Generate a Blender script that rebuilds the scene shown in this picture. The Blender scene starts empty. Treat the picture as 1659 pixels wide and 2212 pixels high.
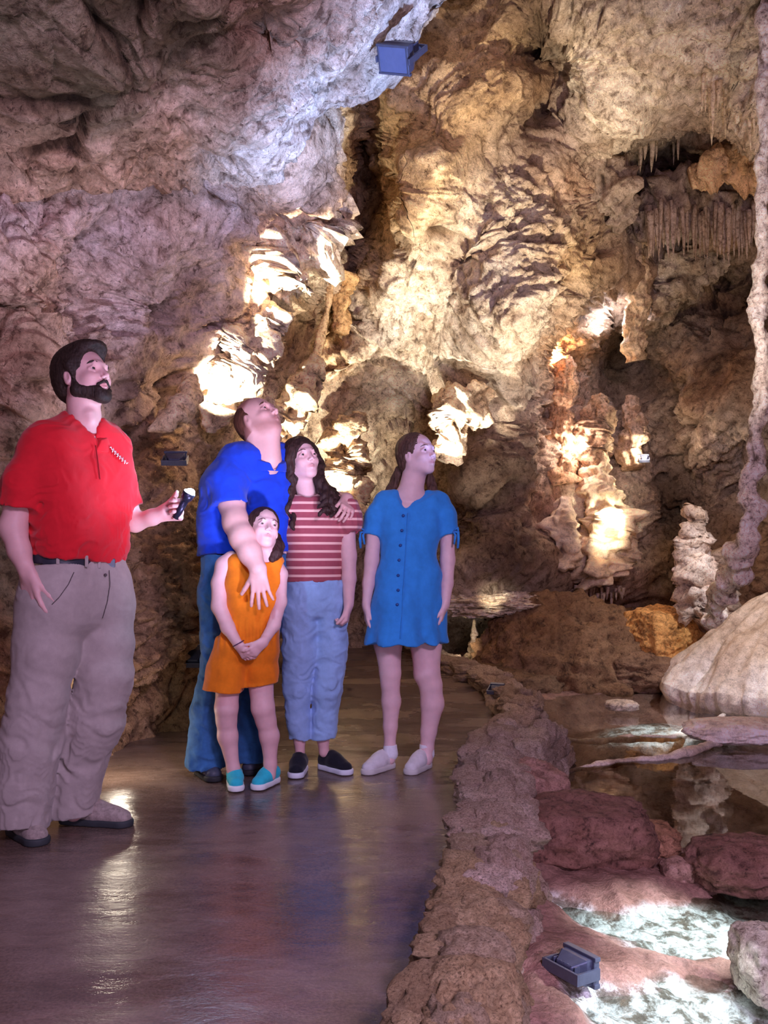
import bpy, bmesh, math, random
import numpy as np
from mathutils import Vector, Matrix, noise as mnoise
random.seed(7); np.random.seed(7)
SC = bpy.context.scene
COL = SC.collection
# ------------------------------------------------------------ camera
CAMH, FPX, HOR = 1.03, 2000.0, 1195.0
cd = bpy.data.cameras.new('camera'); cam = bpy.data.objects.new('camera', cd); COL.objects.link(cam)
cd.sensor_fit = 'HORIZONTAL'; cd.sensor_width = 36.0; cd.lens = 36.0*FPX/1659.0
cam.location = (0, 0, CAMH); cam.rotation_euler = (math.radians(90), 0, 0)
cd.shift_y = (HOR-1106.0)/1659.0
cd.clip_start = 0.05
SC.camera = cam
# ------------------------------------------------------------ world, exposure
w = bpy.data.worlds.new('world'); SC.world = w; w.use_nodes = True
w.node_tree.nodes['Background'].inputs[0].default_value = (0.42, 0.34, 0.36, 1)
w.node_tree.nodes['Background'].inputs[1].default_value = 0.02
SC.view_settings.view_transform = 'Standard'
try: SC.view_settings.look = 'None'
except Exception: pass
SC.view_settings.gamma = 1.0; SC.view_settings.use_curve_mapping = False
SC.view_settings.exposure = 0.5

def P(px, py, Y):
    """world point seen at pixel (px, py) of the photograph at depth Y"""
    return np.array([(px-829.5)*Y/FPX, Y, CAMH-(py-HOR)*Y/FPX])

def lamp(kind, loc, power, color, aim=None, size=0.1, angle=60, blend=0.6, sizey=None):
    l = bpy.data.lights.new('lamp', kind); o = bpy.data.objects.new('lamp', l); COL.objects.link(o)
    l.energy = power; l.color = color; o.location = tuple(loc)
    if kind == 'AREA':
        l.size = size
        if sizey: l.shape = 'RECTANGLE'; l.size_y = sizey
    else: l.shadow_soft_size = size
    if kind == 'SPOT': l.spot_size = math.radians(angle); l.spot_blend = blend
    if aim is not None:
        o.rotation_euler = (Vector(tuple(aim))-Vector(tuple(loc))).to_track_quat('-Z', 'Y').to_euler()
    return o
# ------------------------------------------------------------ lamps
LAV = (0.80, 0.70, 1.0); WARM = (1.0, 0.88, 0.70); BLUE = (0.34, 0.48, 1.0); HOT = (1.0, 0.90, 0.72); ORG = (1.0, 0.62, 0.35)
# key from the front right, two added fills, floor lamp behind the guide
lamp('AREA', (1.2, -0.2, 2.6), 74, (0.80, 0.60, 1.0), aim=(-0.7, 4.2, 0.9), size=0.5)
lamp('AREA', (0.6, 0.3, 0.9), 15, (0.80, 0.62, 1.0), aim=(-0.2, 4.3, 0.5), size=0.4)  # low fill added to brighten legs and kerb, no fixture
lamp('AREA', (-1.4, 0.6, 2.0), 4, (0.85, 0.55, 1.0), aim=(-0.6, 4.2, 1.2), size=0.6)  # weak fill added from the left, no fixture
lamp('POINT', (-1.22, 4.25, 0.2), 3.0, (1, .86, .68), size=.04)
# cool flood on the overhanging ceiling and the left wall
lamp('SPOT', (1.0, 3.3, 0.35), 950, BLUE, aim=P(800, 150, 4.9), size=0.08, angle=40, blend=0.9)
lamp('SPOT', (0.25, 2.6, 0.3), 210, (0.70, 0.66, 1.0), aim=P(270, 590, 4.9), size=0.1, angle=52, blend=1.0)
# warm floods on the big leaning wall
lamp('SPOT', (1.6, 4.6, 0.3), 700, WARM, aim=P(960, 340, 7.4), size=0.08, angle=50, blend=0.9)
lamp('SPOT', P(1150, 1460, 7.0), 130, (1.0, 0.93, 0.84), aim=P(1000, 600, 8.0), size=0.06, angle=58, blend=0.9)
# hot floods in the crevice
lamp('SPOT', P(450, 1330, 6.3), 120, HOT, aim=P(545, 730, 6.9), size=0.03, angle=42, blend=0.6)
lamp('SPOT', P(650, 1250, 7.4), 130, HOT, aim=P(650, 900, 8.6), size=0.03, angle=50, blend=0.6)
lamp('SPOT', P(790, 1230, 8.6), 60, HOT, aim=P(745, 960, 9.6), size=0.03, angle=70, blend=0.6)
# ... each aimed at one rib of pale rock
for a, b, p, an in ((P(400, 960, 5.5), P(505, 800, 6.0), 330, 40), (P(520, 760, 5.6), P(660, 530, 6.1), 330, 44), (P(640, 450, 5.6), P(715, 300, 5.9), 45, 34),
                    (P(560, 1060, 6.9), P(640, 880, 7.3), 130, 60), (P(700, 1100, 7.9), P(752, 960, 8.3), 110, 60), (P(940, 1010, 7.5), P(1000, 900, 7.9), 80, 60)):
    lamp('SPOT', a, p, (1.0, 0.93, 0.80), aim=b, size=0.02, angle=an, blend=0.5)
# accents at the back
lamp('SPOT', P(1330, 1120, 8.6), 22, HOT, aim=P(1270, 1150, 9.4), size=0.03, angle=100)
lamp('SPOT', P(1345, 1180, 8.3), 15, HOT, aim=P(1285, 1130, 8.9), size=0.03, angle=75, blend=.9)
lamp('POINT', P(1392, 985, 9.0), 5, HOT, size=0.03)
lamp('POINT', P(1245, 960, 8.9), 6, (1, .8, .75), size=0.03)
lamp('POINT', P(1205, 770, 9.0), 9, ORG, size=0.03)
lamp('POINT', P(1320, 695, 8.9), 6, (0.7, 0.75, 1), size=0.03)
lamp('POINT', P(1045, 850, 7.9), 8, HOT, size=0.03)
lamp('POINT', P(1070, 1195, 8.3), 3, HOT, size=0.03)
lamp('SPOT', (3.0, 5.5, 0.4), 110, (1.0, 0.82, 0.62), aim=P(1450, 300, 8.5), size=0.1, angle=70, blend=0.9)
lamp('SPOT', P(1550, 900, 6.5), 18, (1.0, 0.84, 0.72), aim=P(1480, 1200, 9), size=0.1, angle=80, blend=0.9)
# pool side
lamp('SPOT', P(1560, 700, 4.6), 32, (1.0, 0.95, 0.92), aim=P(1645, 560, 5.6), size=0.05, angle=110, blend=0.8)
lamp('SPOT', P(1900, 650, 5.7), 170, (0.88, 0.88, 1.0), aim=P(1600, 1430, 7.2), size=0.1, angle=60, blend=0.8)
lamp('SPOT', P(1640, 1640, 2.7), 34, (0.80, 0.90, 1.0), aim=P(1480, 2000, 2.8), size=0.03, angle=62, blend=0.7)
lamp('SPOT', P(1620, 1800, 2.3), 22, (0.80, 0.90, 1.0), aim=P(1420, 2180, 2.35), size=0.03, angle=64, blend=0.7)
lamp('SPOT', P(1520, 1380, 5.9), 26, (0.85, 0.92, 1.0), aim=P(1430, 1565, 6.1), size=0.03, angle=50, blend=0.8)
lamp('SPOT', P(1040, 1286, 7.5), 14, HOT, aim=P(1070, 1291, 8.3), size=0.03, angle=26, blend=0.8)
lamp('SPOT', P(985, 1390, 8.1), 5, HOT, aim=P(1021, 1400, 8.8), size=0.02, angle=80, blend=0.8)


# ------------------------------------------------------------ noise (vectorised gradient noise)
_rs = np.random.RandomState(3)
_perm = _rs.permutation(256).astype(np.int32); _perm = np.concatenate([_perm, _perm, _perm])
_g = _rs.normal(size=(256, 3)).astype(np.float32); _g /= np.linalg.norm(_g, axis=1)[:, None]
def perlin(p):
    p = np.asarray(p, np.float32); i = np.floor(p).astype(np.int32); f = p-i; i &= 255
    u = f*f*f*(f*(f*6-15)+10); out = np.zeros(len(p), np.float32)
    for dx in (0, 1):
        a = _perm[i[:, 0]+dx]; wx = u[:, 0] if dx else 1-u[:, 0]
        for dy in (0, 1):
            b = _perm[a+i[:, 1]+dy]; wy = u[:, 1] if dy else 1-u[:, 1]
            for dz in (0, 1):
                g = _g[_perm[b+i[:, 2]+dz]]; wz = u[:, 2] if dz else 1-u[:, 2]
                out += wx*wy*wz*(g[:, 0]*(f[:, 0]-dx)+g[:, 1]*(f[:, 1]-dy)+g[:, 2]*(f[:, 2]-dz))
    return out*1.5
def fbm(p, o=4, g=0.5):
    s = 0; a = 1.0
    for k in range(o): s = s+a*perlin(p*(2.0**k)+k*17.3); a *= g
    return s
def ridged(p, o=3, g=0.5):
    s = 0; a = 1.0
    for k in range(o): s = s+a*(1-2*np.abs(perlin(p*(2.1**k)+k*31.7))); a *= g
    return s
def facets(p, seed=0):
    """cellular noise: (tilted facet height, distance to the joint between cells)"""
    p = np.asarray(p, np.float32)+seed*3.7; i = np.floor(p).astype(np.int32); f = p-i
    b1 = np.full(len(p), 9., np.float32); b2 = b1.copy(); h = np.zeros(len(p), np.float32)
    for dx in (-1, 0, 1):
        for dy in (-1, 0, 1):
            for dz in (-1, 0, 1):
                c = (i+np.array([dx, dy, dz])) & 255; k = _perm[_perm[_perm[c[:, 0]]+c[:, 1]]+c[:, 2]]
                v = np.array([dx, dy, dz], np.float32)+0.5+_g[k]*0.48-f; d = (v*v).sum(1)
                kk = _perm[k+7]; hh = -(v*_g[kk]).sum(1)+_g[kk, 0]*.45
                m = d < b1; b2 = np.where(m, b1, np.minimum(b2, d)); h = np.where(m, hh, h); b1 = np.where(m, d, b1)
    return h, np.sqrt(b2)-np.sqrt(b1)
# ------------------------------------------------------------ mesh / object helpers
def mk(name, v, f, mat=None, parent=None, smooth=True, attrs=None, link=True):
    """one mesh object; v (n,3), f list of tuples or (m,4)/(m,3) int array"""
    me = bpy.data.meshes.new(name)
    v = np.asarray(v, np.float32)
    if isinstance(f, np.ndarray):
        n, k = f.shape
        me.vertices.add(len(v)); me.vertices.foreach_set('co', v.ravel())
        me.loops.add(n*k); me.loops.foreach_set('vertex_index', f.astype(np.int32).ravel())
        me.polygons.add(n); me.polygons.foreach_set('loop_start', np.arange(n, dtype=np.int32)*k)
        me.update(calc_edges=True); me.validate()
    else:
        me.from_pydata([tuple(map(float, q)) for q in v], [], [tuple(int(i) for i in q) for q in f])
        me.update()
    if smooth: me.polygons.foreach_set('use_smooth', [True]*len(me.polygons))
    if attrs:
        for an, av in attrs.items():
            av = np.asarray(av, np.float32)
            if av.ndim == 1:
                at = me.attributes.new(an, 'FLOAT', 'POINT'); at.data.foreach_set('value', av)
            else:
                if av.shape[1] == 3: av = np.hstack([av, np.ones((len(av), 1), np.float32)])
                at = me.attributes.new(an, 'FLOAT_COLOR', 'POINT'); at.data.foreach_set('color', av.ravel())
    if mat: me.materials.append(mat)
    o = bpy.data.objects.new(name, me)
    if link: COL.objects.link(o)
    if parent is not None: o.parent = parent; o.matrix_parent_inverse = Matrix.Translation(-parent.location) if parent.location.length else Matrix.Identity(4)
    return o
def thing(name, label, cat, loc=(0, 0, 0), group=None):
    o = bpy.data.objects.new(name, None); COL.objects.link(o); o.location = tuple(map(float, loc)); o.empty_display_size = 0.1
    return tag(o, label, cat, group)
def tag(o, label=None, cat=None, group=None, kind=None):
    if label: o['label'] = label
    if cat: o['category'] = cat
    if group: o['group'] = group
    if kind: o['kind'] = kind
    return o
def structure(o): o['kind'] = 'structure'; return o
def gridfaces(nu, nv, wrapu=False):
    i = np.arange(nv-1)[:, None]*nu; j = np.arange(nu if wrapu else nu-1)[None, :]
    j2 = (j+1) % nu
    return np.stack([i+j, i+j2, i+nu+j2, i+nu+j], -1).reshape(-1, 4)
def boxes(lst):
    """joined boxes: (centre, size, 3x3 rot or None)"""
    V = []; F = []
    for c, s, R in lst:
        b = len(V)
        for sx in (-.5, .5):
            for sy in (-.5, .5):
                for sz in (-.5, .5):
                    q = np.array([sx*s[0], sy*s[1], sz*s[2]])
                    if R is not None: q = R@q
                    V.append(np.asarray(c)+q)
        F += [tuple(b+k for k in q) for q in ((0, 1, 3, 2), (4, 6, 7, 5), (0, 4, 5, 1), (2, 3, 7, 6), (0, 2, 6, 4), (1, 5, 7, 3))]
    return np.array(V), F
def bevel(o, w=0.003, seg=2):
    m = o.modifiers.new('bevel', 'BEVEL'); m.width = w; m.segments = seg; m.limit_method = 'ANGLE'; return o
def tube(pts, rads, n=8, cap=True):
    pts = np.asarray(pts, float); m = len(pts)
    rads = np.broadcast_to(np.asarray(rads, float), (m,)); V = []; up = np.array([0.31, 0.17, 0.93])
    for i in range(m):
        t = pts[min(i+1, m-1)]-pts[max(i-1, 0)]; t /= (np.linalg.norm(t)+1e-9)
        a = np.cross(t, up); a /= (np.linalg.norm(a)+1e-9); b = np.cross(t, a)
        for k in range(n):
            th = 2*math.pi*k/n; V.append(pts[i]+rads[i]*(math.cos(th)*a+math.sin(th)*b))
    F = [tuple(q) for q in gridfaces(n, m, True)]
    if cap: F += [tuple(range(n))[::-1], tuple((m-1)*n+k for k in range(n))]
    return np.array(V), F
def join(parts):
    V = []; F = []; b = 0
    for v, f in parts:
        V.append(v); F += [tuple(i+b for i in q) for q in f]; b += len(v)
    return np.vstack(V), F
# ------------------------------------------------------------ implicit surfaces
def axis(lo, hi, h, fine=()):
    x = lo; out = [lo]
    while x < hi:
        s = h
        for a, b, hf in fine:
            if a-h <= x <= b: s = min(s, hf)
        x += s; out.append(x)
    return np.array(out, np.float32)
class Field:
    def __init__(s, ax, ay, az):
        s.ax = (ax, ay, az); s.d = np.full((len(ax), len(ay), len(az)), 0.5, np.float32)
    def sub(s, lo, hi):
        sl = []
        for k in range(3):
            a = int(np.searchsorted(s.ax[k], lo[k])); b = int(np.searchsorted(s.ax[k], hi[k]))
            sl.append(slice(max(a-1, 0), min(b+1, len(s.ax[k]))))
        if any(q.stop-q.start < 2 for q in sl): return None, None
        return tuple(sl), (s.ax[0][sl[0]][:, None, None], s.ax[1][sl[1]][None, :, None], s.ax[2][sl[2]][None, None, :])
    def comb(s, sl, v, k, op):
        d = s.d[sl]
        if op == 'u':
            h = np.maximum(k-np.abs(d-v), 0)/k if k > 0 else 0
            s.d[sl] = np.minimum(d, v)-h*h*k*0.25
        elif op == 's':
            v = -v; h = np.maximum(k-np.abs(d-v), 0)/k if k > 0 else 0
            s.d[sl] = np.maximum(d, v)+h*h*k*0.25
    def cone(s, a, b, ra, rb=None, k=0.015, flat=None, op='u'):
        a = np.asarray(a, float); b = np.asarray(b, float)
        if rb is None: rb = ra
        m = max(ra, rb)*(1.0 if flat is None or flat[1] >= 1 else 1/flat[1])+k+0.012
        sl, X = s.sub(np.minimum(a, b)-m, np.maximum(a, b)+m)
        if sl is None: return
        ba = b-a; L = float(ba@ba)+1e-9
        q = [X[i]-a[i] for i in range(3)]
        t = np.clip((q[0]*ba[0]+q[1]*ba[1]+q[2]*ba[2])/L, 0, 1)
        v = [q[i]-t*ba[i] for i in range(3)]
        if flat is not None:
            n = np.asarray(flat[0], float); n = n/np.linalg.norm(n); dn = v[0]*n[0]+v[1]*n[1]+v[2]*n[2]
            v = [v[i]+(flat[1]-1)*dn*n[i] for i in range(3)]
        d = np.sqrt(v[0]**2+v[1]**2+v[2]**2)-(ra+(rb-ra)*t)
        s.comb(sl, d.astype(np.float32), k, op)
    def ell(s, c, r, R=None, k=0.015, op='u'):
        c = np.asarray(c, float); r = np.asarray(r, float); m = r.max()+k+0.012
        sl, X = s.sub(c-m, c+m)
        if sl is None: return
        q = [X[i]-c[i] for i in range(3)]
        if R is None: R = np.eye(3)
        w_ = [q[0]*R[i][0]+q[1]*R[i][1]+q[2]*R[i][2] for i in range(3)]   # rows of R = local axes
        k0 = np.sqrt(sum((w_[i]/r[i])**2 for i in range(3))); k1 = np.sqrt(sum((w_[i]/r[i]**2)**2 for i in range(3)))+1e-6
        s.comb(sl, (k0*(k0-1)/k1).astype(np.float32), k, op)
    def chain(s, pts, rads, k=0.015, flat=None, op='u'):
        for i in range(len(pts)-1): s.cone(pts[i], pts[i+1], rads[i], rads[i+1], k, flat, op)
    def cut(s, p, n, lo=None, hi=None, k=0.0):
        p = np.asarray(p, float); n = np.asarray(n, float); n = n/np.linalg.norm(n)
        lo = lo if lo is not None else [-99]*3; hi = hi if hi is not None else [99]*3
        sl, X = s.sub(lo, hi)
        d = (X[0]-p[0])*n[0]+(X[1]-p[1])*n[1]+(X[2]-p[2])*n[2]
        s.d[sl] = np.maximum(s.d[sl], d.astype(np.float32))
    def mesh(s):
        d = s.d.copy(); d[0] = d[-1] = 0.5; d[:, 0] = d[:, -1] = 0.5; d[:, :, 0] = d[:, :, -1] = 0.5
        ins = d < 0; nx, ny, nz = d.shape
        cnt = np.zeros((nx-1, ny-1, nz-1), np.int8)
        offs = [(i, j, k) for i in (0, 1) for j in (0, 1) for k in (0, 1)]
        for i, j, k in offs: cnt += ins[i:nx-1+i, j:ny-1+j, k:nz-1+k]
        I, J, K = np.nonzero((cnt > 0) & (cnt < 8)); n = len(I)
        idx = np.full(cnt.shape, -1, np.int32); idx[I, J, K] = np.arange(n)
        vals = {o: d[I+o[0], J+o[1], K+o[2]] for o in offs}
        acc = np.zeros((n, 3)); num = np.zeros(n)
        for o in offs:
            for ax_ in range(3):
                if o[ax_] == 0:
                    o2 = tuple(1 if q == ax_ else o[q] for q in range(3))
                    a, b = vals[o], vals[o2]; m = (a < 0) != (b < 0)
                    t = np.where(m, a/np.where(m, a-b, 1), 0)
                    pt = np.zeros((n, 3)); pt[:] = o; pt[:, ax_] = t
                    acc += pt*m[:, None]; num += m
        acc /= num[:, None]
        V = np.empty((n, 3), np.float32)
        for q, ii in enumerate((I, J, K)):
            A = s.ax[q]; V[:, q] = A[ii]+(A[ii+1]-A[ii])*acc[:, q]
        Fs = []
        for ax_ in range(3):
            sh = [slice(1, -1)]*3; sh[ax_] = slice(0, -1); sh2 = list(sh); sh2[ax_] = slice(1, None)
            a = ins[tuple(sh)]; b = ins[tuple(sh2)]; E = np.argwhere(a != b)
            if not len(E): continue
            off = np.ones(3, int); off[ax_] = 0; E = E+off
            aa = ins[E[:, 0], E[:, 1], E[:, 2]]
            u, v = [(1, 2), (2, 0), (0, 1)][ax_]
            def cell(du, dv):
                q = E.copy(); q[:, u] -= du; q[:, v] -= dv; return idx[q[:, 0], q[:, 1], q[:, 2]]
            quad = np.stack([cell(1, 1), cell(0, 1), cell(0, 0), cell(1, 0)], -1)
            quad[~aa] = quad[~aa][:, ::-1]; Fs.append(quad)
        F = np.vstack(Fs); F = F[(F >= 0).all(1)]
        return V, F
def vnormals(v, f):
    v = np.asarray(v, np.float64); a = v[f[:, 2]]-v[f[:, 0]]; b = v[f[:, 3]]-v[f[:, 1]]; n = np.cross(a, b)
    out = np.zeros_like(v)
    for k in range(4): np.add.at(out, f[:, k], n)
    return out/(np.linalg.norm(out, axis=1)[:, None]+1e-12)
# ------------------------------------------------------------ materials
MATS = {}
def newmat(name):
    m = bpy.data.materials.new(name); m.use_nodes = True; nt = m.node_tree
    b = nt.nodes['Principled BSDF']; MATS[name] = m; return m, nt, b
def link(nt, a, b): nt.links.new(a, b)
def node(nt, t, **kw):
    n = nt.nodes.new(t)
    for k, v in kw.items():
        if k in n.inputs.keys(): n.inputs[k].default_value = v
        else: setattr(n, k, v)
    return n
def noise_tex(nt, scale, detail=4, rough=0.5, dist=0.0, vec=None):
    n = node(nt, 'ShaderNodeTexNoise', Scale=scale, Detail=detail, Roughness=rough, Distortion=dist)
    if vec is not None: link(nt, vec, n.inputs['Vector'])
    return n
def ramp(nt, fac, stops):
    r = nt.nodes.new('ShaderNodeValToRGB'); e = r.color_ramp.elements
    while len(e) < len(stops): e.new(0.5)
    for i, (p, c) in enumerate(stops):
        e[i].position = p; e[i].color = (*c, 1) if len(c) == 3 else c
    link(nt, fac, r.inputs[0]); return r
def mix(nt, a, b, fac, mode='MIX'):
    m = nt.nodes.new('ShaderNodeMix'); m.data_type = 'RGBA'; m.blend_type = mode
    for s, v in ((0, fac), (6, a), (7, b)):
        if hasattr(v, 'links') or hasattr(v, 'is_linked'): link(nt, v, m.inputs[s])
        else: m.inputs[s].default_value = v if s == 0 else (*v, 1)
    return m.outputs[2]
def coords(nt): return nt.nodes.new('ShaderNodeTexCoord').outputs['Object']
def bump(nt, bsdf, h, strength, dist, prev=None):
    b = node(nt, 'ShaderNodeBump'); b.inputs['Strength'].default_value = strength; b.inputs['Distance'].default_value = dist
    link(nt, h, b.inputs['Height'])
    if prev is not None: link(nt, prev.outputs[0], b.inputs['Normal'])
    link(nt, b.outputs[0], bsdf.inputs['Normal']); return b
def plain(name, c, rough=0.6, metal=0.0, var=0.0, scale=40, bmp=0.0, spec=0.4):
    m, nt, b = newmat(name); b.inputs['Roughness'].default_value = rough; b.inputs['Metallic'].default_value = metal
    b.inputs['Specular IOR Level'].default_value = spec
    co = coords(nt); n = noise_tex(nt, scale, 3, 0.6, 0, co)
    r = ramp(nt, n.outputs[0], [(0.3, tuple(x*(1-var) for x in c)), (0.7, tuple(min(1, x*(1+var)) for x in c))])
    link(nt, r.outputs[0], b.inputs['Base Color'])
    if bmp: bump(nt, b, n.outputs[0], bmp, 0.004)
    return m
def rockmat(name, tint=(1, 1, 1), scale=1.0, rough=0.75, bmp=0.9, wet=0.0, usecol=True, contrast=1.0):
    """layered cave stone: stone colour from the 'stone' attribute, dirt in the hollows from 'cav'"""
    m, nt, b = newmat(name); co = coords(nt)
    n1 = noise_tex(nt, 2.2*scale, 6, 0.65, 0.6, co); n2 = noise_tex(nt, 11*scale, 6, 0.7, 0.4, co); n3 = noise_tex(nt, 60*scale, 4, 0.7, 0, co)
    base = ramp(nt, n1.outputs[0], [(0.30, (0.62, 0.50, 0.40)), (0.47, (0.84, 0.76, 0.66)), (0.62, (1.0, 0.95, 0.88)), (0.75, (0.80, 0.62, 0.44))]).outputs[0]
    d2 = ramp(nt, n2.outputs[0], [(0.36, (0.22, 0.15, 0.11)), (0.44, (0.74, 0.68, 0.62)), (0.58, (1.15, 1.13, 1.1))]).outputs[0]
    c = mix(nt, base, d2, 0.85*contrast, 'MULTIPLY')
    n4 = noise_tex(nt, 26*scale, 5, 0.75, 1.2, co); c = mix(nt, c, ramp(nt, n4.outputs[0], [(0.36, (0.20, 0.14, 0.11)), (0.42, (1, 1, 1))]).outputs[0], 0.8*contrast, 'MULTIPLY')
    d3 = ramp(nt, n3.outputs[0], [(0.36, (0.62, 0.58, 0.55)), (0.55, (1.05, 1.05, 1.05))]).outputs[0]
    c = mix(nt, c, d3, 0.6, 'MULTIPLY')
    if usecol:
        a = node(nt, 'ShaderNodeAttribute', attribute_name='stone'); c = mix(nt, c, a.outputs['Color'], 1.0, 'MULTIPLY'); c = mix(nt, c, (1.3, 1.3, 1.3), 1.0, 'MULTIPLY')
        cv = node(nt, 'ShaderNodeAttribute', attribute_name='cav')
        cr = ramp(nt, cv.outputs['Fac'], [(0.12, (0.16, 0.11, 0.08)), (0.34, (0.75, 0.68, 0.62)), (0.5, (1, 1, 1)), (0.8, (1.15, 1.13, 1.1))]).outputs[0]  # hollows get a darker tone, raised parts a lighter one
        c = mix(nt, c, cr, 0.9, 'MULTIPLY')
    else: c = mix(nt, c, tint, 1.0, 'MULTIPLY')
    link(nt, c, b.inputs['Base Color'])
    rr = ramp(nt, n2.outputs[0], [(0.3, (rough-wet,)*3), (0.7, (min(1, rough+0.12),)*3)]); link(nt, rr.outputs[0], b.inputs['Roughness'])
    b.inputs['Specular IOR Level'].default_value = 0.35
    b1 = bump(nt, b, n2.outputs[0], bmp, 0.04/scale); b2 = bump(nt, b, n4.outputs[0], bmp*.9, 0.02/scale, b1); bump(nt, b, n3.outputs[0], bmp*0.8, 0.008/scale, b2)
    return m

# ------------------------------------------------------------ cave rock
def tps(pts, vals, reg=1e-4):
    P_ = np.asarray(pts, float)/1000; n = len(P_)
    r = np.linalg.norm(P_[:, None]-P_[None], axis=2); K = np.where(r > 0, r*r*np.log(r+1e-12), 0)+reg*np.eye(n)
    Q = np.hstack([np.ones((n, 1)), P_]); A = np.block([[K, Q], [Q.T, np.zeros((3, 3))]])
    sol = np.linalg.solve(A, np.vstack([np.asarray(vals, float).reshape(n, -1), np.zeros((3, np.asarray(vals).reshape(n, -1).shape[1]))]))
    def f(x, y):
        q = np.stack([x.ravel(), y.ravel()], 1)/1000; out = np.zeros((len(q), sol.shape[1]))
        for i in range(n):
            rr = np.hypot(q[:, 0]-P_[i, 0], q[:, 1]-P_[i, 1]); out += np.where(rr > 0, rr*rr*np.log(rr+1e-12), 0)[:, None]*sol[i]
        return out+sol[n]+q[:, :1]*sol[n+1]+q[:, 1:]*sol[n+2]
    return f
def shep(pts, vals, p=3.0, eps=30.0):
    """smooth regional blend (for stone colour zones)"""
    pts = np.asarray(pts, float); vals = np.asarray(vals, float)
    def f(x, y):
        num = np.zeros((x.size, vals.shape[1])); den = np.zeros(x.size)
        for i in range(len(pts)):
            wt = 1/(((x.ravel()-pts[i, 0])**2+(y.ravel()-pts[i, 1])**2+eps**2)**(p/2)); num += wt[:, None]*vals[i]; den += wt
        return num/den[:, None]
    return f
WALL = [(-1500,-600,2.6),(-1500,400,2.6),(-1500,1200,2.6),(-1500,1900,2.6),
 (-700,-600,3.6),(-700,400,3.5),(-700,1200,3.4),(-700,1900,3.4),
 (-200,-500,5.0),(-200,400,4.0),(-200,1200,4.0),(-200,1850,3.95),
 (0,-500,5.5),(0,250,4.5),(0,450,4.3),(0,800,4.25),(0,1200,4.25),(0,1690,4.25),
 (80,560,4.35),(80,800,4.2),(150,450,4.6),(150,900,4.6),(170,640,4.9),(150,1200,4.7),(150,1640,4.7),
 (300,300,5.2),(300,450,4.95),(300,600,5.3),(300,700,5.45),(280,950,5.6),(300,1200,5.25),(330,1350,5.2),(330,1575,5.4),
 (420,450,5.2),(450,600,5.7),(420,760,5.9),(400,900,5.9),(430,1100,6.0),(430,1300,5.7),(430,1565,5.6),
 (560,400,5.7),(560,560,6.4),(500,720,6.5),(470,860,6.6),(500,1000,7.1),(560,1200,7.6),(560,1500,7.7),
 (610,560,6.5),(640,470,6.5),(700,420,6.7),(690,280,6.2),(745,240,7.9),
 (790,500,8.9),(735,570,8.6),(680,640,8.5),(560,720,6.9),(600,830,7.8),(540,880,7.0),
 (790,280,8.9),(800,400,8.9),(750,640,8.9),(690,760,8.4),(640,880,8.4),(620,1000,8.9),(640,1300,9.2),
 (860,220,7.2),(860,350,7.1),(850,480,7.2),(820,620,7.7),(760,780,8.2),(720,900,8.7),(760,1020,9.6),(720,1100,9.7),(800,1250,10.2),(800,1390,10.4),
 (800,-500,7.0),(950,0,7.4),(1000,100,6.9),(1000,250,6.8),(1000,400,6.9),(1000,560,7.3),(950,700,7.8),(930,800,8.6),(880,880,9.2),(900,1000,10.0),(960,1150,10.3),(960,1395,10.6),
 (1080,-400,6.8),(1100,50,6.9),(1120,200,7.0),(1165,100,7.9),(1165,250,7.7),(1150,350,7.1),(1130,480,7.0),(1200,600,7.3),(1160,740,7.4),(1090,800,7.7),(1030,870,8.5),
 (1230,500,7.6),(1250,680,8.4),(1230,760,9.3),(1150,860,8.8),
 (1080,960,8.5),(1010,1050,8.5),(1080,1150,8.3),(1010,1250,8.3),(1150,1100,8.8),(1140,1250,8.6),
 (1010,1310,9.6),(1100,1330,10.6),(1100,1450,10.8),(1000,1400,10.8),
 (1220,50,7.1),(1300,-400,6.6),(1260,250,7.4),(1350,100,6.8),(1350,220,7.2),(1300,380,8.4),(1400,320,8.6),(1500,100,6.6),(1480,260,7.8),(1600,150,6.6),(1660,300,7.4),(1600,-400,6.0),
 (1280,450,8.8),(1370,440,9.3),(1500,380,9.5),(1480,480,8.6),(1560,500,8.5),(1640,420,9.0),
 (1340,560,8.6),(1370,640,9.0),(1450,600,9.6),(1560,620,9.6),(1300,680,9.8),(1390,760,10.2),(1350,820,10.2),
 (1210,760,9.4),(1240,900,9.3),(1330,950,9.6),(1290,1010,9.3),(1400,900,9.9),(1480,760,9.2),(1600,700,9.0),(1560,900,8.6),(1650,900,8.6),(1500,1000,9.3),(1600,1020,9.3),
 (1190,1000,9.2),(1180,1150,9.2),(1260,1120,9.1),(1330,1150,9.4),(1420,1120,10.0),(1500,1150,9.8),(1600,1150,9.4),
 (1200,1240,9.3),(1300,1260,9.4),(1400,1260,9.8),(1550,1300,9.6),(1220,1340,10.4),(1350,1360,10.5),(1500,1450,10.2),(1300,1500,10.6),
 (1900,-400,5.2),(1900,300,6.0),(1900,900,7.4),(1900,1400,8.2),(2400,0,4.2),(2400,900,5.0),(2400,1600,5.2),(3200,0,2.6),(3200,900,2.8),(3200,1800,2.8),
 (1200,1900,10.6),(600,1900,8.5),(1700,1900,9.5)]
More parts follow.
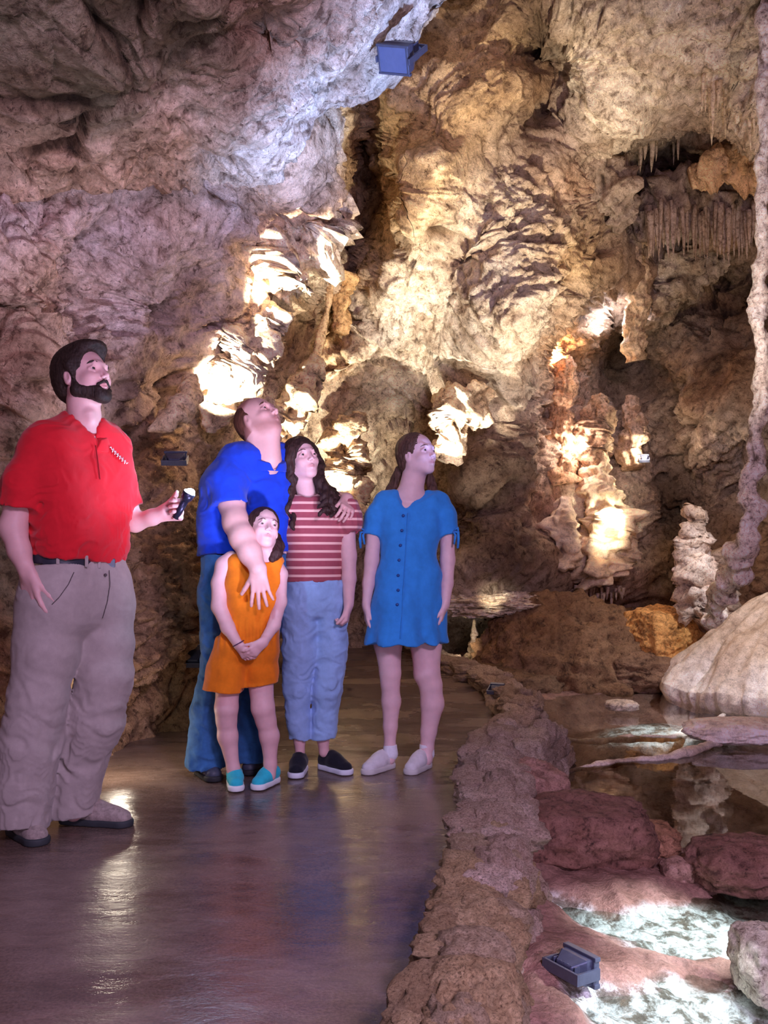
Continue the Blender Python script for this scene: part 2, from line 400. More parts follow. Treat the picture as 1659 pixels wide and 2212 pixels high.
# stone colour zones (px, py, rgb of the stone, with shade of dark recesses painted in)
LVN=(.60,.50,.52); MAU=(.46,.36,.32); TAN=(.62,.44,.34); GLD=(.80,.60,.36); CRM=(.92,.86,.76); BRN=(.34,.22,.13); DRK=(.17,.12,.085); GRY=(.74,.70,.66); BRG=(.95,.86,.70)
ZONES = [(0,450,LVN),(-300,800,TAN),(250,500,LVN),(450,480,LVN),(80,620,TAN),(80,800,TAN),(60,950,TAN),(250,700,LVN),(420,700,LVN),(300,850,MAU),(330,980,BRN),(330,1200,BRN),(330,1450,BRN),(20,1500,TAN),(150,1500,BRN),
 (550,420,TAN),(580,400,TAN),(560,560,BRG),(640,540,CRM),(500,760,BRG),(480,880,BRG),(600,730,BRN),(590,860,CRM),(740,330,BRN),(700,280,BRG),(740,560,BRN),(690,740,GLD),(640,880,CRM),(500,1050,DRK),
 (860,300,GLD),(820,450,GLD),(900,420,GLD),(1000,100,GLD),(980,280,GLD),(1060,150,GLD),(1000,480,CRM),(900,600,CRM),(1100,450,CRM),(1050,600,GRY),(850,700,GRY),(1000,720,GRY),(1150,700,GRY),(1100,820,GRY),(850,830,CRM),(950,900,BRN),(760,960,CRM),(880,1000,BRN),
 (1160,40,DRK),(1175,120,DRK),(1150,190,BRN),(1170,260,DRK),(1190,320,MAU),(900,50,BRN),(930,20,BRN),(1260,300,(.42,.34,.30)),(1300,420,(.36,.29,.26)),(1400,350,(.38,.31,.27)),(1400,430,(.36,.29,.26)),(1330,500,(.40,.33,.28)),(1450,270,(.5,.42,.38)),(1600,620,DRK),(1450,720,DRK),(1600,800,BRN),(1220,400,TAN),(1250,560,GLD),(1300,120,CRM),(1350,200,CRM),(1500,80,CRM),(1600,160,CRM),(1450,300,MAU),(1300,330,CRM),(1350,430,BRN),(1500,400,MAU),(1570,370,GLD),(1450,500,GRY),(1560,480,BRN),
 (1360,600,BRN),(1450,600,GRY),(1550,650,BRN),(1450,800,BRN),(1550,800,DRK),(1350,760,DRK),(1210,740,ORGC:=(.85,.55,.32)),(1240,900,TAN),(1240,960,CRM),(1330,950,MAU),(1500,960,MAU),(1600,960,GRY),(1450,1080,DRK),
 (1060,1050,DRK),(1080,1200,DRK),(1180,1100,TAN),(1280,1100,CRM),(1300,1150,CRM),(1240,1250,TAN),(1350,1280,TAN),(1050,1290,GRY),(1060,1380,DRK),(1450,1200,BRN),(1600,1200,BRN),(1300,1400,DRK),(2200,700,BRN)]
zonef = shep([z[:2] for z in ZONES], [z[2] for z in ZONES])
def rockdisp(p, nrm, amp=1.0, strata=0.5, fine=1.0, s=1.0):
    """returns displaced points and the hollow measure 0..1"""
    q = np.asarray(p, np.float32)*s
    wv = np.stack([perlin(q*0.9+5), perlin(q*0.9+25), perlin(q*0.9+55)], 1)
    R = np.array([[0.86, 0.1, 0.5], [-0.2, 1, 0.1], [-0.5, 0, 0.86]])     # layers dip to the left
    a = (q+0.35*wv)@R.T.astype(np.float32)
    st = a*np.array([1.1, 1.1, 4.2], np.float32)
    d0 = 0.20*fbm(q*0.9+9, 2)
    d1 = 0.085*ridged(a*1.9+3, 3, 0.55)
    d2 = strata*0.055*ridged(st*1.5+11, 3, 0.6)
    hi = 0.030*fbm(a*6.5+2, 3, 0.6)+0.020*ridged(st*4+7, 3, 0.6)
    fi = fine*(0.010*ridged(a*17+4, 2, 0.6))
    msk = np.clip(0.55+1.1*perlin(q*1.3+77), 0.12, 1.25)
    hh = (hi+fi)*msk*1.25
    # scattered pits and torn hollows
    pit = np.clip(perlin(a*np.array([3.2, 3.2, 6.5], np.float32)+41)-0.30, 0, 1)*0.42*np.clip(perlin(q*1.1+13)*2+0.6, 0, 1)
    wa = a+0.10*np.stack([perlin(a*2.7+8), perlin(a*2.7+18), perlin(a*2.7+28)], 1)
    f1, j1 = facets(wa*np.array([1.9, 1.9, 3.0], np.float32), 1); f2, j2 = facets(wa*np.array([5.2, 5.2, 9.0], np.float32), 2)
    am = np.clip(0.6+1.4*perlin(q*0.8+91), 0.15, 1.3); fa = (0.085*f1+0.042*f2)*am; jo = np.exp(-(j1/0.06)**2)*0.035*am+np.exp(-(j2/0.10)**2)*0.014*am
    tot = d0+d1*.6+d2*.8+hh-pit+fa-jo
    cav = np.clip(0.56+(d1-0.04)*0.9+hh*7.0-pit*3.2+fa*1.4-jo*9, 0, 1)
    return p+nrm*(tot*amp/s)[:, None], cav
def relief(pxs, pys, depth, amp=1.0, **kw):
    X, Y_ = np.meshgrid(pxs, pys); D = depth(X, Y_).reshape(-1)
    D = np.clip(D, 2.2, 12.5)
    x, y = X.ravel(), Y_.ravel()
    p = np.stack([(x-829.5)*D/FPX, D, CAMH-(y-HOR)*D/FPX], 1)
    g = p.reshape(len(pys), len(pxs), 3); du = np.gradient(g, axis=1); dv = np.gradient(g, axis=0)
    n = np.cross(du.reshape(-1, 3), dv.reshape(-1, 3)); n /= np.linalg.norm(n, axis=1)[:, None]+1e-9
    n *= -np.sign((n*(p-np.array([0, 0, CAMH]))).sum(1))[:, None]
    q, cav = rockdisp(p, n, amp, **kw)
    return q, cav, zonef(x, y), (len(pxs), len(pys))
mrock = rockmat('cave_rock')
def rng(a, b, s): return list(np.arange(a, b, s))
wallf = tps([c[:2] for c in WALL], [c[2] for c in WALL], 4e-4)
pys = rng(-600, -30, 40)+rng(-30, 1480, 3.6)+rng(1480, 1900, 12)
def wallpart(name, pxs):
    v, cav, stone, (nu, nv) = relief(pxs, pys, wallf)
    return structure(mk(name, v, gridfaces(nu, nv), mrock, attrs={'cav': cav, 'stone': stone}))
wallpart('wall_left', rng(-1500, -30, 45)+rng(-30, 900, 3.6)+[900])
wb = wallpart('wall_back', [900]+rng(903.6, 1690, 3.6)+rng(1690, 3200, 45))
# overhanging ceiling with a rolled lip
LIP = [(-900,430),(-300,420),(0,402),(150,398),(300,396),(420,386),(500,387),(580,366),(640,322),(668,262),(690,222),(745,214),(800,203),(822,172),(862,118),(905,72),(950,30),(985,0),(1060,-70),(1250,-260)]
CEIL = [(-900,430,3.6),(0,402,4.25),(150,398,4.35),(300,396,4.6),(420,386,4.75),(500,387,4.8),(580,366,4.85),(640,322,4.9),(690,222,5.0),(800,203,5.1),(862,118,5.2),(985,0,5.4),(1250,-260,5.8),
 (-900,-700,2.4),(-900,0,2.9),(0,0,3.0),(0,200,3.5),(0,320,3.9),(150,300,3.95),(300,200,3.75),(300,0,3.2),(300,330,4.3),(450,250,4.1),(450,330,4.45),(560,250,4.3),(600,120,4.0),(600,0,3.7),(560,60,4.0),(700,120,4.35),(800,60,4.5),(800,-100,4.2),(0,-700,2.3),(500,-700,2.7),(900,-700,3.5),(1250,-900,4.2),(620,300,4.7),(450,130,3.75),(200,110,3.4),(480,40,3.35),(560,30,3.9)]
ceilf = tps([c[:2] for c in CEIL], [c[2] for c in CEIL], 2e-5)
def build_ceiling():
    us = np.array(rng(-900, -20, 40)+rng(-20, 1010, 3.6)+rng(1010, 1250, 20)+[1250])
    lip = np.interp(us, [l[0] for l in LIP], [l[1] for l in LIP])
    back = 14; vs = np.concatenate([np.linspace(0, 0.5, 12)[:-1], np.linspace(0.5, 1, 190)])
    top = np.where(lip > 200, -450, lip-650); 
    rows = []; px = []; py = []
    for v in vs:
        vv = v; y = top+(lip-top)*vv; D = np.clip(ceilf(us, y).ravel(), 2.0, 7); rows.append(np.stack([(us-829.5)*D/FPX, D, CAMH-(y-HOR)*D/FPX], 1)); px.append(us); py.append(y)
    L = rows[-1]
    for k in range(1, back+1):
        t = k/back; q = L.copy(); q[:, 1] += 1.8*t; q[:, 0] = L[:, 0]*(1+0.25*t)-0.1*t; q[:, 2] += 0.03+0.9*t+0.25*math.sqrt(t); rows.append(q); px.append(us); py.append(lip)
    g = np.array(rows); nv, nu = g.shape[:2]; p = g.reshape(-1, 3)
    du = np.gradient(g, axis=1); dv = np.gradient(g, axis=0); n = np.cross(du.reshape(-1, 3), dv.reshape(-1, 3)); n /= np.linalg.norm(n, axis=1)[:, None]+1e-9
    if (n[:nu*150]*(p[:nu*150]-np.array([0, 0, CAMH]))).sum() > 0: n = -n
    q, cav = rockdisp(p, n, 0.62, strata=0.9, s=1.25)
    x = np.concatenate(px); y = np.concatenate(py)
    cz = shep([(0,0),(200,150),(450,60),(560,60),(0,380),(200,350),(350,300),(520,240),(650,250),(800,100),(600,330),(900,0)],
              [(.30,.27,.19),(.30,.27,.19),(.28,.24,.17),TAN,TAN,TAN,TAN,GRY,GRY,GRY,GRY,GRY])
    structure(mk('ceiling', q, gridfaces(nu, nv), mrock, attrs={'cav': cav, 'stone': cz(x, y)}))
build_ceiling()
# ------------------------------------------------------------ walkway floor (wet, worn concrete)
def floormat():
    m, nt, b = newmat('wet_floor'); co = coords(nt)
    mp = node(nt, 'ShaderNodeMapping'); link(nt, co, mp.inputs[0]); mp.inputs['Scale'].default_value = (0.8, 1.6, 1)
    n1 = noise_tex(nt, 1.3, 6, 0.6, 0.4, mp.outputs[0]); n2 = noise_tex(nt, 9, 6, 0.7, 0.3, mp.outputs[0]); n3 = noise_tex(nt, 120, 3, 0.6, 0, co)
    c = ramp(nt, n1.outputs[0], [(0.3, (0.13, 0.085, 0.065)), (0.5, (0.20, 0.135, 0.11)), (0.7, (0.27, 0.19, 0.155))]).outputs[0]
    c = mix(nt, c, ramp(nt, n2.outputs[0], [(0.3, (0.55, 0.5, 0.48)), (0.6, (1.05, 1.05, 1.05))]).outputs[0], 0.8, 'MULTIPLY')
    c = mix(nt, c, ramp(nt, n3.outputs[0], [(0.35, (0.6, 0.6, 0.6)), (0.65, (1.2, 1.2, 1.2))]).outputs[0], 0.7, 'MULTIPLY')
    link(nt, c, b.inputs['Base Color'])
    r = ramp(nt, n1.outputs[0], [(0.36, (0.10,)*3), (0.5, (0.24,)*3), (0.66, (0.42,)*3)]); link(nt, r.outputs[0], b.inputs['Roughness'])
    b.inputs['Specular IOR Level'].default_value = 0.75
    b1 = bump(nt, b, n2.outputs[0], 0.32, 0.012); bump(nt, b, n3.outputs[0], 0.18, 0.002, b1)
    return m
KERB = [(-0.07,1.2,.15),(0.0,1.6,.15),(0.10,2.05,.16),(0.19,2.5,.16),(0.26,3.0,.155),(0.32,3.5,.15),(0.365,4.0,.15),(0.45,4.45,.17),(0.62,4.95,.14),(0.74,5.5,.13),(0.78,6.1,.12),(0.74,6.8,.11),(0.60,7.8,.10),(0.35,9.0,.10),(0.1,10.4,.10)]
kx = lambda y: np.interp(y, [k[1] for k in KERB], [k[0] for k in KERB])
xs = np.array(rng(-6, -2, .4)+rng(-2, 1.2, .04)+[1.2]); ys = np.array(rng(-1.5, 1, .3)+rng(1, 11.5, .05))
X, Yg = np.meshgrid(xs, ys); pf = np.stack([X.ravel(), Yg.ravel(), np.zeros(X.size)], 1)
X2 = np.minimum(pf[:, 0], kx(pf[:, 1])+0.05); pf[:, 0] = X2
pf[:, 2] = np.clip(0.012*fbm(pf*0.9+3, 3)+0.004*fbm(pf*5, 2), -0.03, 0.0)+0.0
structure(mk('floor', pf, gridfaces(len(xs), len(ys)), floormat()))
# ------------------------------------------------------------ pool bed and shore
WZ = -0.13
def G(px, py, z=WZ):
    Y = FPX*(CAMH-z)/(py-HOR); return ((px-829.5)*Y/FPX, Y)
def bedmat():
    m, nt, b = newmat('pool_bed'); co = coords(nt)
    n1 = noise_tex(nt, 3, 6, 0.65, 0.5, co); n2 = noise_tex(nt, 18, 6, 0.7, 0.3, co); n3 = noise_tex(nt, 90, 3, 0.7, 0, co)
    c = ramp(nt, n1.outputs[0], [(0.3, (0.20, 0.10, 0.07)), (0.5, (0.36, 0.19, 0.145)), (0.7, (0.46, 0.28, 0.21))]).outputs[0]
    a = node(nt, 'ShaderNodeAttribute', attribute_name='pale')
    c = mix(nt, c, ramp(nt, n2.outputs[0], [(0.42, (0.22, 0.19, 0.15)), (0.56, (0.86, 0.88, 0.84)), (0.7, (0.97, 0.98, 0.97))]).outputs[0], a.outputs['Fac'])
    c = mix(nt, c, ramp(nt, n3.outputs[0], [(0.35, (0.6, 0.6, 0.6)), (0.6, (1.1, 1.1, 1.1))]).outputs[0], 0.7, 'MULTIPLY')
    c = mix(nt, c, ramp(nt, n2.outputs[0], [(0.32, (0.4, 0.36, 0.34)), (0.5, (1, 1, 1))]).outputs[0], 0.7, 'MULTIPLY')
    link(nt, c, b.inputs['Base Color']); b.inputs['Roughness'].default_value = 0.55; b.inputs['Specular IOR Level'].default_value = 0.35
    b1 = bump(nt, b, n2.outputs[0], 0.8, 0.02); bump(nt, b, n3.outputs[0], 0.7, 0.006, b1)
    return m
BED = []   # (px,py on the water plane, height above water, pale)
for px, py, h, pl in [(1180,2212,.06,0),(1200,2100,.07,0),(1180,2000,.07,0),(1170,1900,.09,0),(1200,1800,.14,0),(1150,1740,.12,0),
  (1250,2110,.06,0),(1330,2100,.05,0),(1450,2085,.025,0),(1560,2095,.012,0),(1350,2110,.04,0),(1650,2100,.0,.2),(1300,1945,.04,0),(1400,1925,.035,0),(1500,1915,.03,0),(1250,1930,.05,0),(1600,1935,-.03,.7),
  (1250,1985,-.015,1),(1350,2000,-.035,1),(1450,1990,-.04,1),(1550,2010,-.04,1),(1650,2000,-.04,1),(1450,2040,-.035,1),(1600,2060,-.03,.9),(1750,2030,-.04,1),
  (1300,2170,-.03,1),(1400,2180,-.04,1),(1550,2180,-.04,1),(1700,2180,-.04,1),(1450,2140,-.01,.8),(1620,2130,-.01,.7),(1500,2300,-.04,1),(1300,2300,-.02,.6),
  (1280,1900,.05,0),(1350,1860,.07,0),(1450,1880,.035,0),(1550,1890,.06,0),(1650,1880,.09,0),(1750,1880,.1,0),(1400,1840,.03,0),(1500,1840,-.02,0),(1600,1845,.01,0),
  (1260,1790,-.05,0),(1230,1720,-.12,0),(1350,1780,-.16,0),(1500,1790,-.16,0),(1650,1800,-.12,0),(1250,1650,-.2,0),(1450,1700,-.25,0),(1650,1700,-.22,0),
  (1430,1560,-.035,1),(1475,1575,-.02,1),(1380,1575,-.06,.7),(1200,1600,-.2,0),(1450,1600,-.2,0),(1700,1600,-.2,0),(1160,1550,-.15,0),(1350,1530,-.2,0),(1120,1500,.02,0),(1250,1480,.05,0),(1400,1470,.08,0),(1600,1470,.0,0),(1100,1450,.06,0),(1300,1440,.1,0),(1000,1440,.05,0),(1150,1420,.1,0),(1500,1440,.15,0),(1700,1440,.1,0),(2000,1600,.2,0),(2200,2000,.2,0)]:
    g_ = G(px, py); BED.append((*g_, WZ+h, pl))
bedf = shep([(b[0]*1000, b[1]*1000) for b in BED], [b[2:] for b in BED], 3.4, 40)
xs = np.array(rng(-0.1, 3.2, .014)+rng(3.2, 5, .08)); ys = np.concatenate([np.arange(1.2, 5.5, .014), np.arange(5.5, 11.5, .04)])
t_ = (xs-xs[0]); X, Yg = np.meshgrid(xs, ys); x, y = X.ravel(), Yg.ravel()
o_ = bedf(x*1000, y*1000); q = np.stack([x, y, np.zeros(len(x))], 1).astype(np.float32)
z = o_[:, 0]+0.022*fbm(q*3.2, 4, .55)+0.012*ridged(q*9, 2)-0.006
z = np.where(x < kx(y), -0.25, z)
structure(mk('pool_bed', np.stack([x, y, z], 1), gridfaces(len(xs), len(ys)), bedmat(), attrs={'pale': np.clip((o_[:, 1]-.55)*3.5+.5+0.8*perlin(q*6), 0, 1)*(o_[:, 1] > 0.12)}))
# water
def watermat():
    m, nt, b = newmat('still_water'); b.inputs['Base Color'].default_value = (0.80, 0.90, 0.86, 1)
    b.inputs['Transmission Weight'].default_value = 1.0; b.inputs['IOR'].default_value = 1.33; b.inputs['Roughness'].default_value = 0.015
    co = coords(nt); n = noise_tex(nt, 5, 3, 0.5, 0.2, co); bump(nt, b, n.outputs[0], 0.05, 0.01)
    # shadow-friendly: light passes to the bed
    tr = node(nt, 'ShaderNodeBsdfTransparent'); tr.inputs[0].default_value = (0.88, 0.91, 0.90, 1)
    gl = node(nt, 'ShaderNodeBsdfGlossy'); gl.inputs['Roughness'].default_value = 0.02; gl.inputs[0].default_value = (1, 1, 1, 1)
    fr = node(nt, 'ShaderNodeFresnel'); fr.inputs[0].default_value = 1.4
    mx = node(nt, 'ShaderNodeMixShader'); link(nt, fr.outputs[0], mx.inputs[0]); link(nt, tr.outputs[0], mx.inputs[1]); link(nt, gl.outputs[0], mx.inputs[2])
    bn = [q for q in nt.nodes if q.type == 'BUMP'][0]; link(nt, bn.outputs[0], gl.inputs['Normal']); link(nt, bn.outputs[0], fr.inputs['Normal'])
    out = [q for q in nt.nodes if q.type == 'OUTPUT_MATERIAL'][0]; link(nt, mx.outputs[0], out.inputs[0]); nt.nodes.remove(b)
    return m
wys = np.arange(1.0, 11.0, 0.25); wv = []
for yy in wys: wv += [(float(kx(yy))+0.06, yy, WZ), (5.0, yy, WZ)]
water = mk('pool_water', np.array(wv), gridfaces(2, len(wys)), watermat()); structure(water)

# ------------------------------------------------------------ things of stone
def ico(sub):
    bm = bmesh.new(); bmesh.ops.create_icosphere(bm, subdivisions=sub, radius=1); v = np.array([q.co[:] for q in bm.verts]); f = np.array([[l.index for l in q.verts] for q in bm.faces]); bm.free(); return v, f
def boulder_mesh(rad, seed, sub=5, box=0.35, amp=0.12, fine=0.03, flatb=None):
    v, f = ico(sub); v = v/np.maximum(np.abs(v).max(1, keepdims=True), 1e-6)**box
    v = v/np.linalg.norm(v, axis=1).mean(); n = v/np.linalg.norm(v, axis=1)[:, None]
    q = (v*1.1+seed*7.7).astype(np.float32)
    d = amp*fbm(q*1.2, 3)+amp*0.7*ridged(q*2.3, 3)+fine*fbm(q*9, 3)+fine*ridged(q*7, 2); cav = np.clip(0.55+d*2.2/amp*0.25, 0, 1)
    v = (v+n*d[:, None])*np.asarray(rad)
    return v, f, cav
def rockobj(name, c, rad, seed, mat, stone, label=None, cat=None, group=None, sub=5, rot=0, **kw):
    v, f, cav = boulder_mesh(rad, seed, sub, **kw)
    o = mk(name, v, f, mat, attrs={'cav': cav, 'stone': np.tile(np.array(stone), (len(v), 1))}); o.location = tuple(c); o.rotation_euler = (0, 0, rot)
    if label: tag(o, label, cat, group)
    return o
mstone = rockmat('loose_stone', scale=2.2, bmp=0.8); mflow = rockmat('flowstone', scale=1.6, bmp=0.35, rough=0.5, contrast=0.55); msm = rockmat('small_formation', scale=3.0, bmp=0.7)
RED = (.21, .11, .095); OCH = (.74, .42, .15)
def at(px, py, Y): return P(px, py, Y)
# stone kerb beside the path: stacked individual stones
kerb = tag(thing('stone_kerb', 'low rough kerb of stacked grey brown stones between the path and the pool', 'stone wall', (0.3, 3, 0)), kind='structure')
protos = []
for k in range(9):
    v, f, cav = boulder_mesh((1, 1, 1), 40+k, 4, box=0.42, amp=0.24, fine=0.07); protos.append((v, f, cav))
kcols = [(.52,.42,.38), (.64,.55,.52), (.46,.37,.33), (.60,.51,.46), (.54,.44,.40), (.44,.34,.22), (.52,.42,.28), (.38,.29,.19), (.50,.39,.25), (.46,.38,.29)]
pm = []
for k, (v, f, cav) in enumerate(protos):
    for c in range(4):
        o = mk('stone', v*0.5, f, mstone, attrs={'cav': cav, 'stone': np.tile(np.array(kcols[(k+c) % 5+5*(c % 2)]), (len(v), 1))}, link=False); pm.append(o.data); bpy.data.objects.remove(o)
rr = random.Random(11)
def kstone(x, y, z, sx, sy, sz, rz, tilt=0.1):
    o = bpy.data.objects.new('stone', rr.choice([q for i_, q in enumerate(pm) if (i_ % 2 == 1) == (y+rr.uniform(-.5, .5) < 2.75)])); COL.objects.link(o); o.parent = kerb; o.location = (x-0.3, y-3, z)
    o.scale = (sx, sy, sz); o.rotation_euler = (rr.uniform(-tilt, tilt), rr.uniform(-tilt, tilt), rz+rr.choice((0, math.pi)))
def kslope(y): return math.atan2(kx(y+.05)-kx(y-.05), 0.1)
# path face: layered flat stones; top; pool side: rounder ones
y = 1.55
while y < 10.2:
    near = y < 4.9; zt = float(np.interp(y, [k[1] for k in KERB], [k[2] for k in KERB])); wd = float(np.interp(y, [2, 3, 4.1], [.11, .14, .20])) if near else 0.16; wd = 0.27 if 4.2 < y < 5.2 else wd
    a = -kslope(y); step = rr.uniform(.12, .20) if near else rr.uniform(.24, .36)
    x0 = float(kx(y))
    nl = 4 if near else 2
    for l in range(nl):
        h = zt/nl; kstone(x0+0.05+rr.uniform(-.02, .015), y+rr.uniform(-.02, .02), h*(l+.5), rr.uniform(.11, .19), step*rr.uniform(1.05, 1.5), h*rr.uniform(1.15, 1.7), a+rr.uniform(-.2, .2))
    for q in range(2 if near else 1):
        kstone(x0+0.11+q*(wd-.11)+rr.uniform(-.02, .02), y+rr.uniform(-.04, .04), zt-rr.uniform(.02, .05)-q*.02, rr.uniform(.10, .17), step*rr.uniform(.9, 1.4), rr.uniform(.08, .14), a+rr.uniform(-.3, .3), .2)
    if near or rr.random() < .8:
        for l in range(2):
            kstone(x0+wd+0.0+0.03*(1-l)+rr.uniform(-.02, .03), y+rr.uniform(-.04, .04), -.10+l*.12+rr.uniform(-.02, .02), rr.uniform(.10, .15), step*rr.uniform(.9, 1.3), rr.uniform(.11, .17), a+rr.uniform(-.4, .4), .25)
    y += step
# dark rubble core under the stones
cv = []
cy = np.arange(1.3, 10.6, .1)
for yy in cy:
    x0 = float(kx(yy)); zt = float(np.interp(yy, [k[1] for k in KERB], [k[2] for k in KERB]))
    for dx, z in ((.035, -.3), (.045, zt-.04), (.08, zt-.03), (.13, zt-.04), (.16, zt-.12), (.17, -.3)): cv.append((x0+dx-.3, yy-3, z))
cvn = np.array(cv); cvn += 0.015*np.stack([perlin(cvn*9), perlin(cvn*9+9), perlin(cvn*9+20)], 1)
mk('rubble_core', cvn, gridfaces(6, len(cy)), mstone, parent=None, attrs={'cav': np.full(len(cvn), .3), 'stone': np.tile([.42, .32, .24], (len(cvn), 1))}).parent = kerb
# rocks of the shore
def shore(px, py, w_, h_, stone, seed, label, dep=None, up=0.0, cat='rock', mat=None, **kw):
    """rock resting in the mud; px, py = foot of the rock in the photograph"""
    gx, gy = G(px, py, -0.10); m = gy/FPX
    r = (w_*m/2, (dep or w_*m/2), h_*m/2)
    return rockobj('rock', (gx, gy+r[1]*.8, -0.10+r[2]*.62+up), r, seed, mat or mstone, stone, label, cat, 'loose rocks on the pool shore', **kw)
shore(1270, 1890, 330, 165, RED, 1, 'long reddish brown rock lying across the near shore of the pool', dep=.22, box=.5)
shore(1150, 1800, 190, 165, (.36,.22,.20), 2, 'rounded reddish rock leaning on the stone kerb beside the pool', dep=.18)
shore(1390, 1860, 190, 75, (.36,.20,.13), 3, 'low dark brown rock at the water edge right of the long reddish rock', dep=.16)
shore(1640, 1930, 250, 110, RED, 4, 'broad reddish rock at the right edge above the brightly lit shallow pool', dep=.16)
shore(1475, 1905, 75, 50, (.40,.26,.24), 5, 'small pinkish rock sitting between the two larger reddish rocks', sub=4)
shore(1085, 2150, 100, 190, (.40,.28,.20), 6, 'tall brown rock standing against the kerb left of the floodlight', dep=.14)
shore(1060, 1990, 110, 110, (.54,.43,.34), 7, 'grey brown rock against the kerb above the tall brown rock', dep=.12)
shore(1700, 2165, 150, 150, (.62,.64,.58), 8, 'pale greenish block half out of the frame in the nearest pool', dep=.12, box=.6)
# dark mound of earth and rock beyond the pool
rockobj('mound', P(1225, 1485, 8.3), (0.80, 0.62, 0.74), 21, mrock, (.27, .165, .095), 'wide dark brown rocky mound rising beyond the pool', 'rock', amp=0.11, fine=.05, sub=6, box=.1)
rockobj('mound', P(1080, 1490, 8.0), (0.55, 0.5, 0.22), 22, mrock, (.24, .16, .10), 'low brown shoulder of rock in front of the dark mound beside the kerb', 'rock', amp=0.12, fine=.05, sub=5)
rockobj('boulder', P(1435, 1375, 8.0), (0.33, 0.34, 0.27), 23, mrock, OCH, 'ochre yellow boulder perched beside the pale flowstone dome', 'rock', amp=0.08, fine=.02, sub=6, rot=.3, box=.45)
rockobj('boulder', P(1400, 1450, 7.9), (0.42, 0.3, 0.18), 24, mrock, (.27, .17, .11), 'dark rock underneath the ochre boulder', 'rock', amp=0.12, fine=.04, sub=5)
# big pale flowstone dome at the right, standing in the pool
def dome():
    nu, nv = 220, 170; cx, cy, cz = P(1735, 1500, 7.35); V = []
    for j in range(nv):
        t = j/(nv-1)
        for i in range(nu):
            th = 2*math.pi*i/nu
            r = 1.06*math.sin(min(1, t*1.0)*math.pi/2)**0.72*(1.0 if t < .78 else 1-(t-.78)*.55)
            V.append((math.cos(th)*r, math.sin(th)*r*.85, 0.98*(1-t)**1.15 if t < 1 else 0))
    V = np.array(V); V[:, 2] = np.where(V[:, 2] > 0, V[:, 2], 0); th = np.arctan2(V[:, 1], V[:, 0]); rad = np.hypot(V[:, 0], V[:, 1])
    q = np.stack([np.cos(th)*2.2, np.sin(th)*2.2, V[:, 2]*.35], 1).astype(np.float32)
    d = 0.055*ridged(q*1.6, 2)*np.clip(rad*2, 0, 1)+0.05*fbm(V.astype(np.float32)*2.2+4, 3)+0.012*ridged(q*5+4, 2)
    drape = np.clip((0.25-V[:, 2])*6, 0, 1); d += drape*0.06*ridged(q*4.5+9, 2)
    n = np.stack([np.cos(th), np.sin(th), np.full(len(th), .5)], 1); V = V+n*d[:, None]; V[:, 2] -= 0.22
    V[:, 0] += 0.0; V += np.array([cx, cy, 0])
    st = shep([(0, 0), (0, 900)], [(.55, .45, .36), (.90, .90, .90)])(np.zeros(len(V)), np.clip((0.6-V[:, 2])*1200, 0, 900))
    band = np.clip(0.5+1.3*perlin(q*2.0+50), 0, 1)[:, None]; st = st*(1-band*0.45)+np.array([.45, .33, .24])*band*0.45
    cav = np.clip(.55+d*3, 0, 1)
    o = mk('flowstone_dome', V, gridfaces(nu, nv, True), mflow, attrs={'cav': cav, 'stone': st})
    tag(o, 'huge smooth pale flowstone dome standing in the pool at the right edge', 'flowstone')
dome()
rs = np.linspace(0, 1, 60)
def rim(name, pts, label, rad, seed, stone):
    pts = np.array(pts); t = np.linspace(0, 1, 140); c = np.stack([np.interp(t, np.linspace(0, 1, len(pts)), pts[:, k]) for k in range(3)], 1)
    c[:, 1] += 0.03*np.sin(t*17+seed); nn = 14
    V, F = tube(c, rad*(0.7+0.5*np.sin(t*3.1)), nn); q = V.astype(np.float32); d = 0.03*fbm(q*6+seed, 3)+0.016*ridged(q*13+seed, 2)
    cc = np.repeat(c, nn, axis=0)
    n = V-cc; n /= np.linalg.norm(n, axis=1)[:, None]+1e-9; V = V+n*(d*rad/.05)[:, None]; V[:, 2] = cc[:, 2]+(V[:, 2]-cc[:, 2])*0.75
    tag(mk(name, V, F, mflow, attrs={'cav': np.clip(.55+d*9, 0, 1), 'stone': np.tile(stone, (len(V), 1))}), label, 'flowstone')
rim('rimstone_dam', [(*G(1150, 1662), WZ-.02), (*G(1300, 1650), WZ-.01), (*G(1420, 1640), WZ), (*G(1560, 1612), WZ+.03), (*G(1700, 1580), WZ+.07), (*G(1850, 1570), WZ+.1)], 'thin pale rimstone dam curving across the middle of the pool', 0.024, 3, (.74, .68, .66))
rim('rimstone_dam', [(*G(1180, 1585), WZ-.03), (*G(1300, 1592), WZ-.025), (*G(1450, 1590), WZ-.01), (*G(1500, 1575), WZ+.0), (*G(1560, 1545), WZ)], 'low pale rimstone dam behind, ending at the flowstone dome', 0.022, 8, (.78, .76, .78))
shore(1350, 1535, 70, 22, (.72, .66, .62), 12, 'small pale stone breaking the far water of the pool', sub=4)
shore(1620, 1605, 240, 50, (.86, .82, .84), 13, 'pale knobbly ledge of stone at the foot of the flowstone dome', dep=.2, mat=mflow)
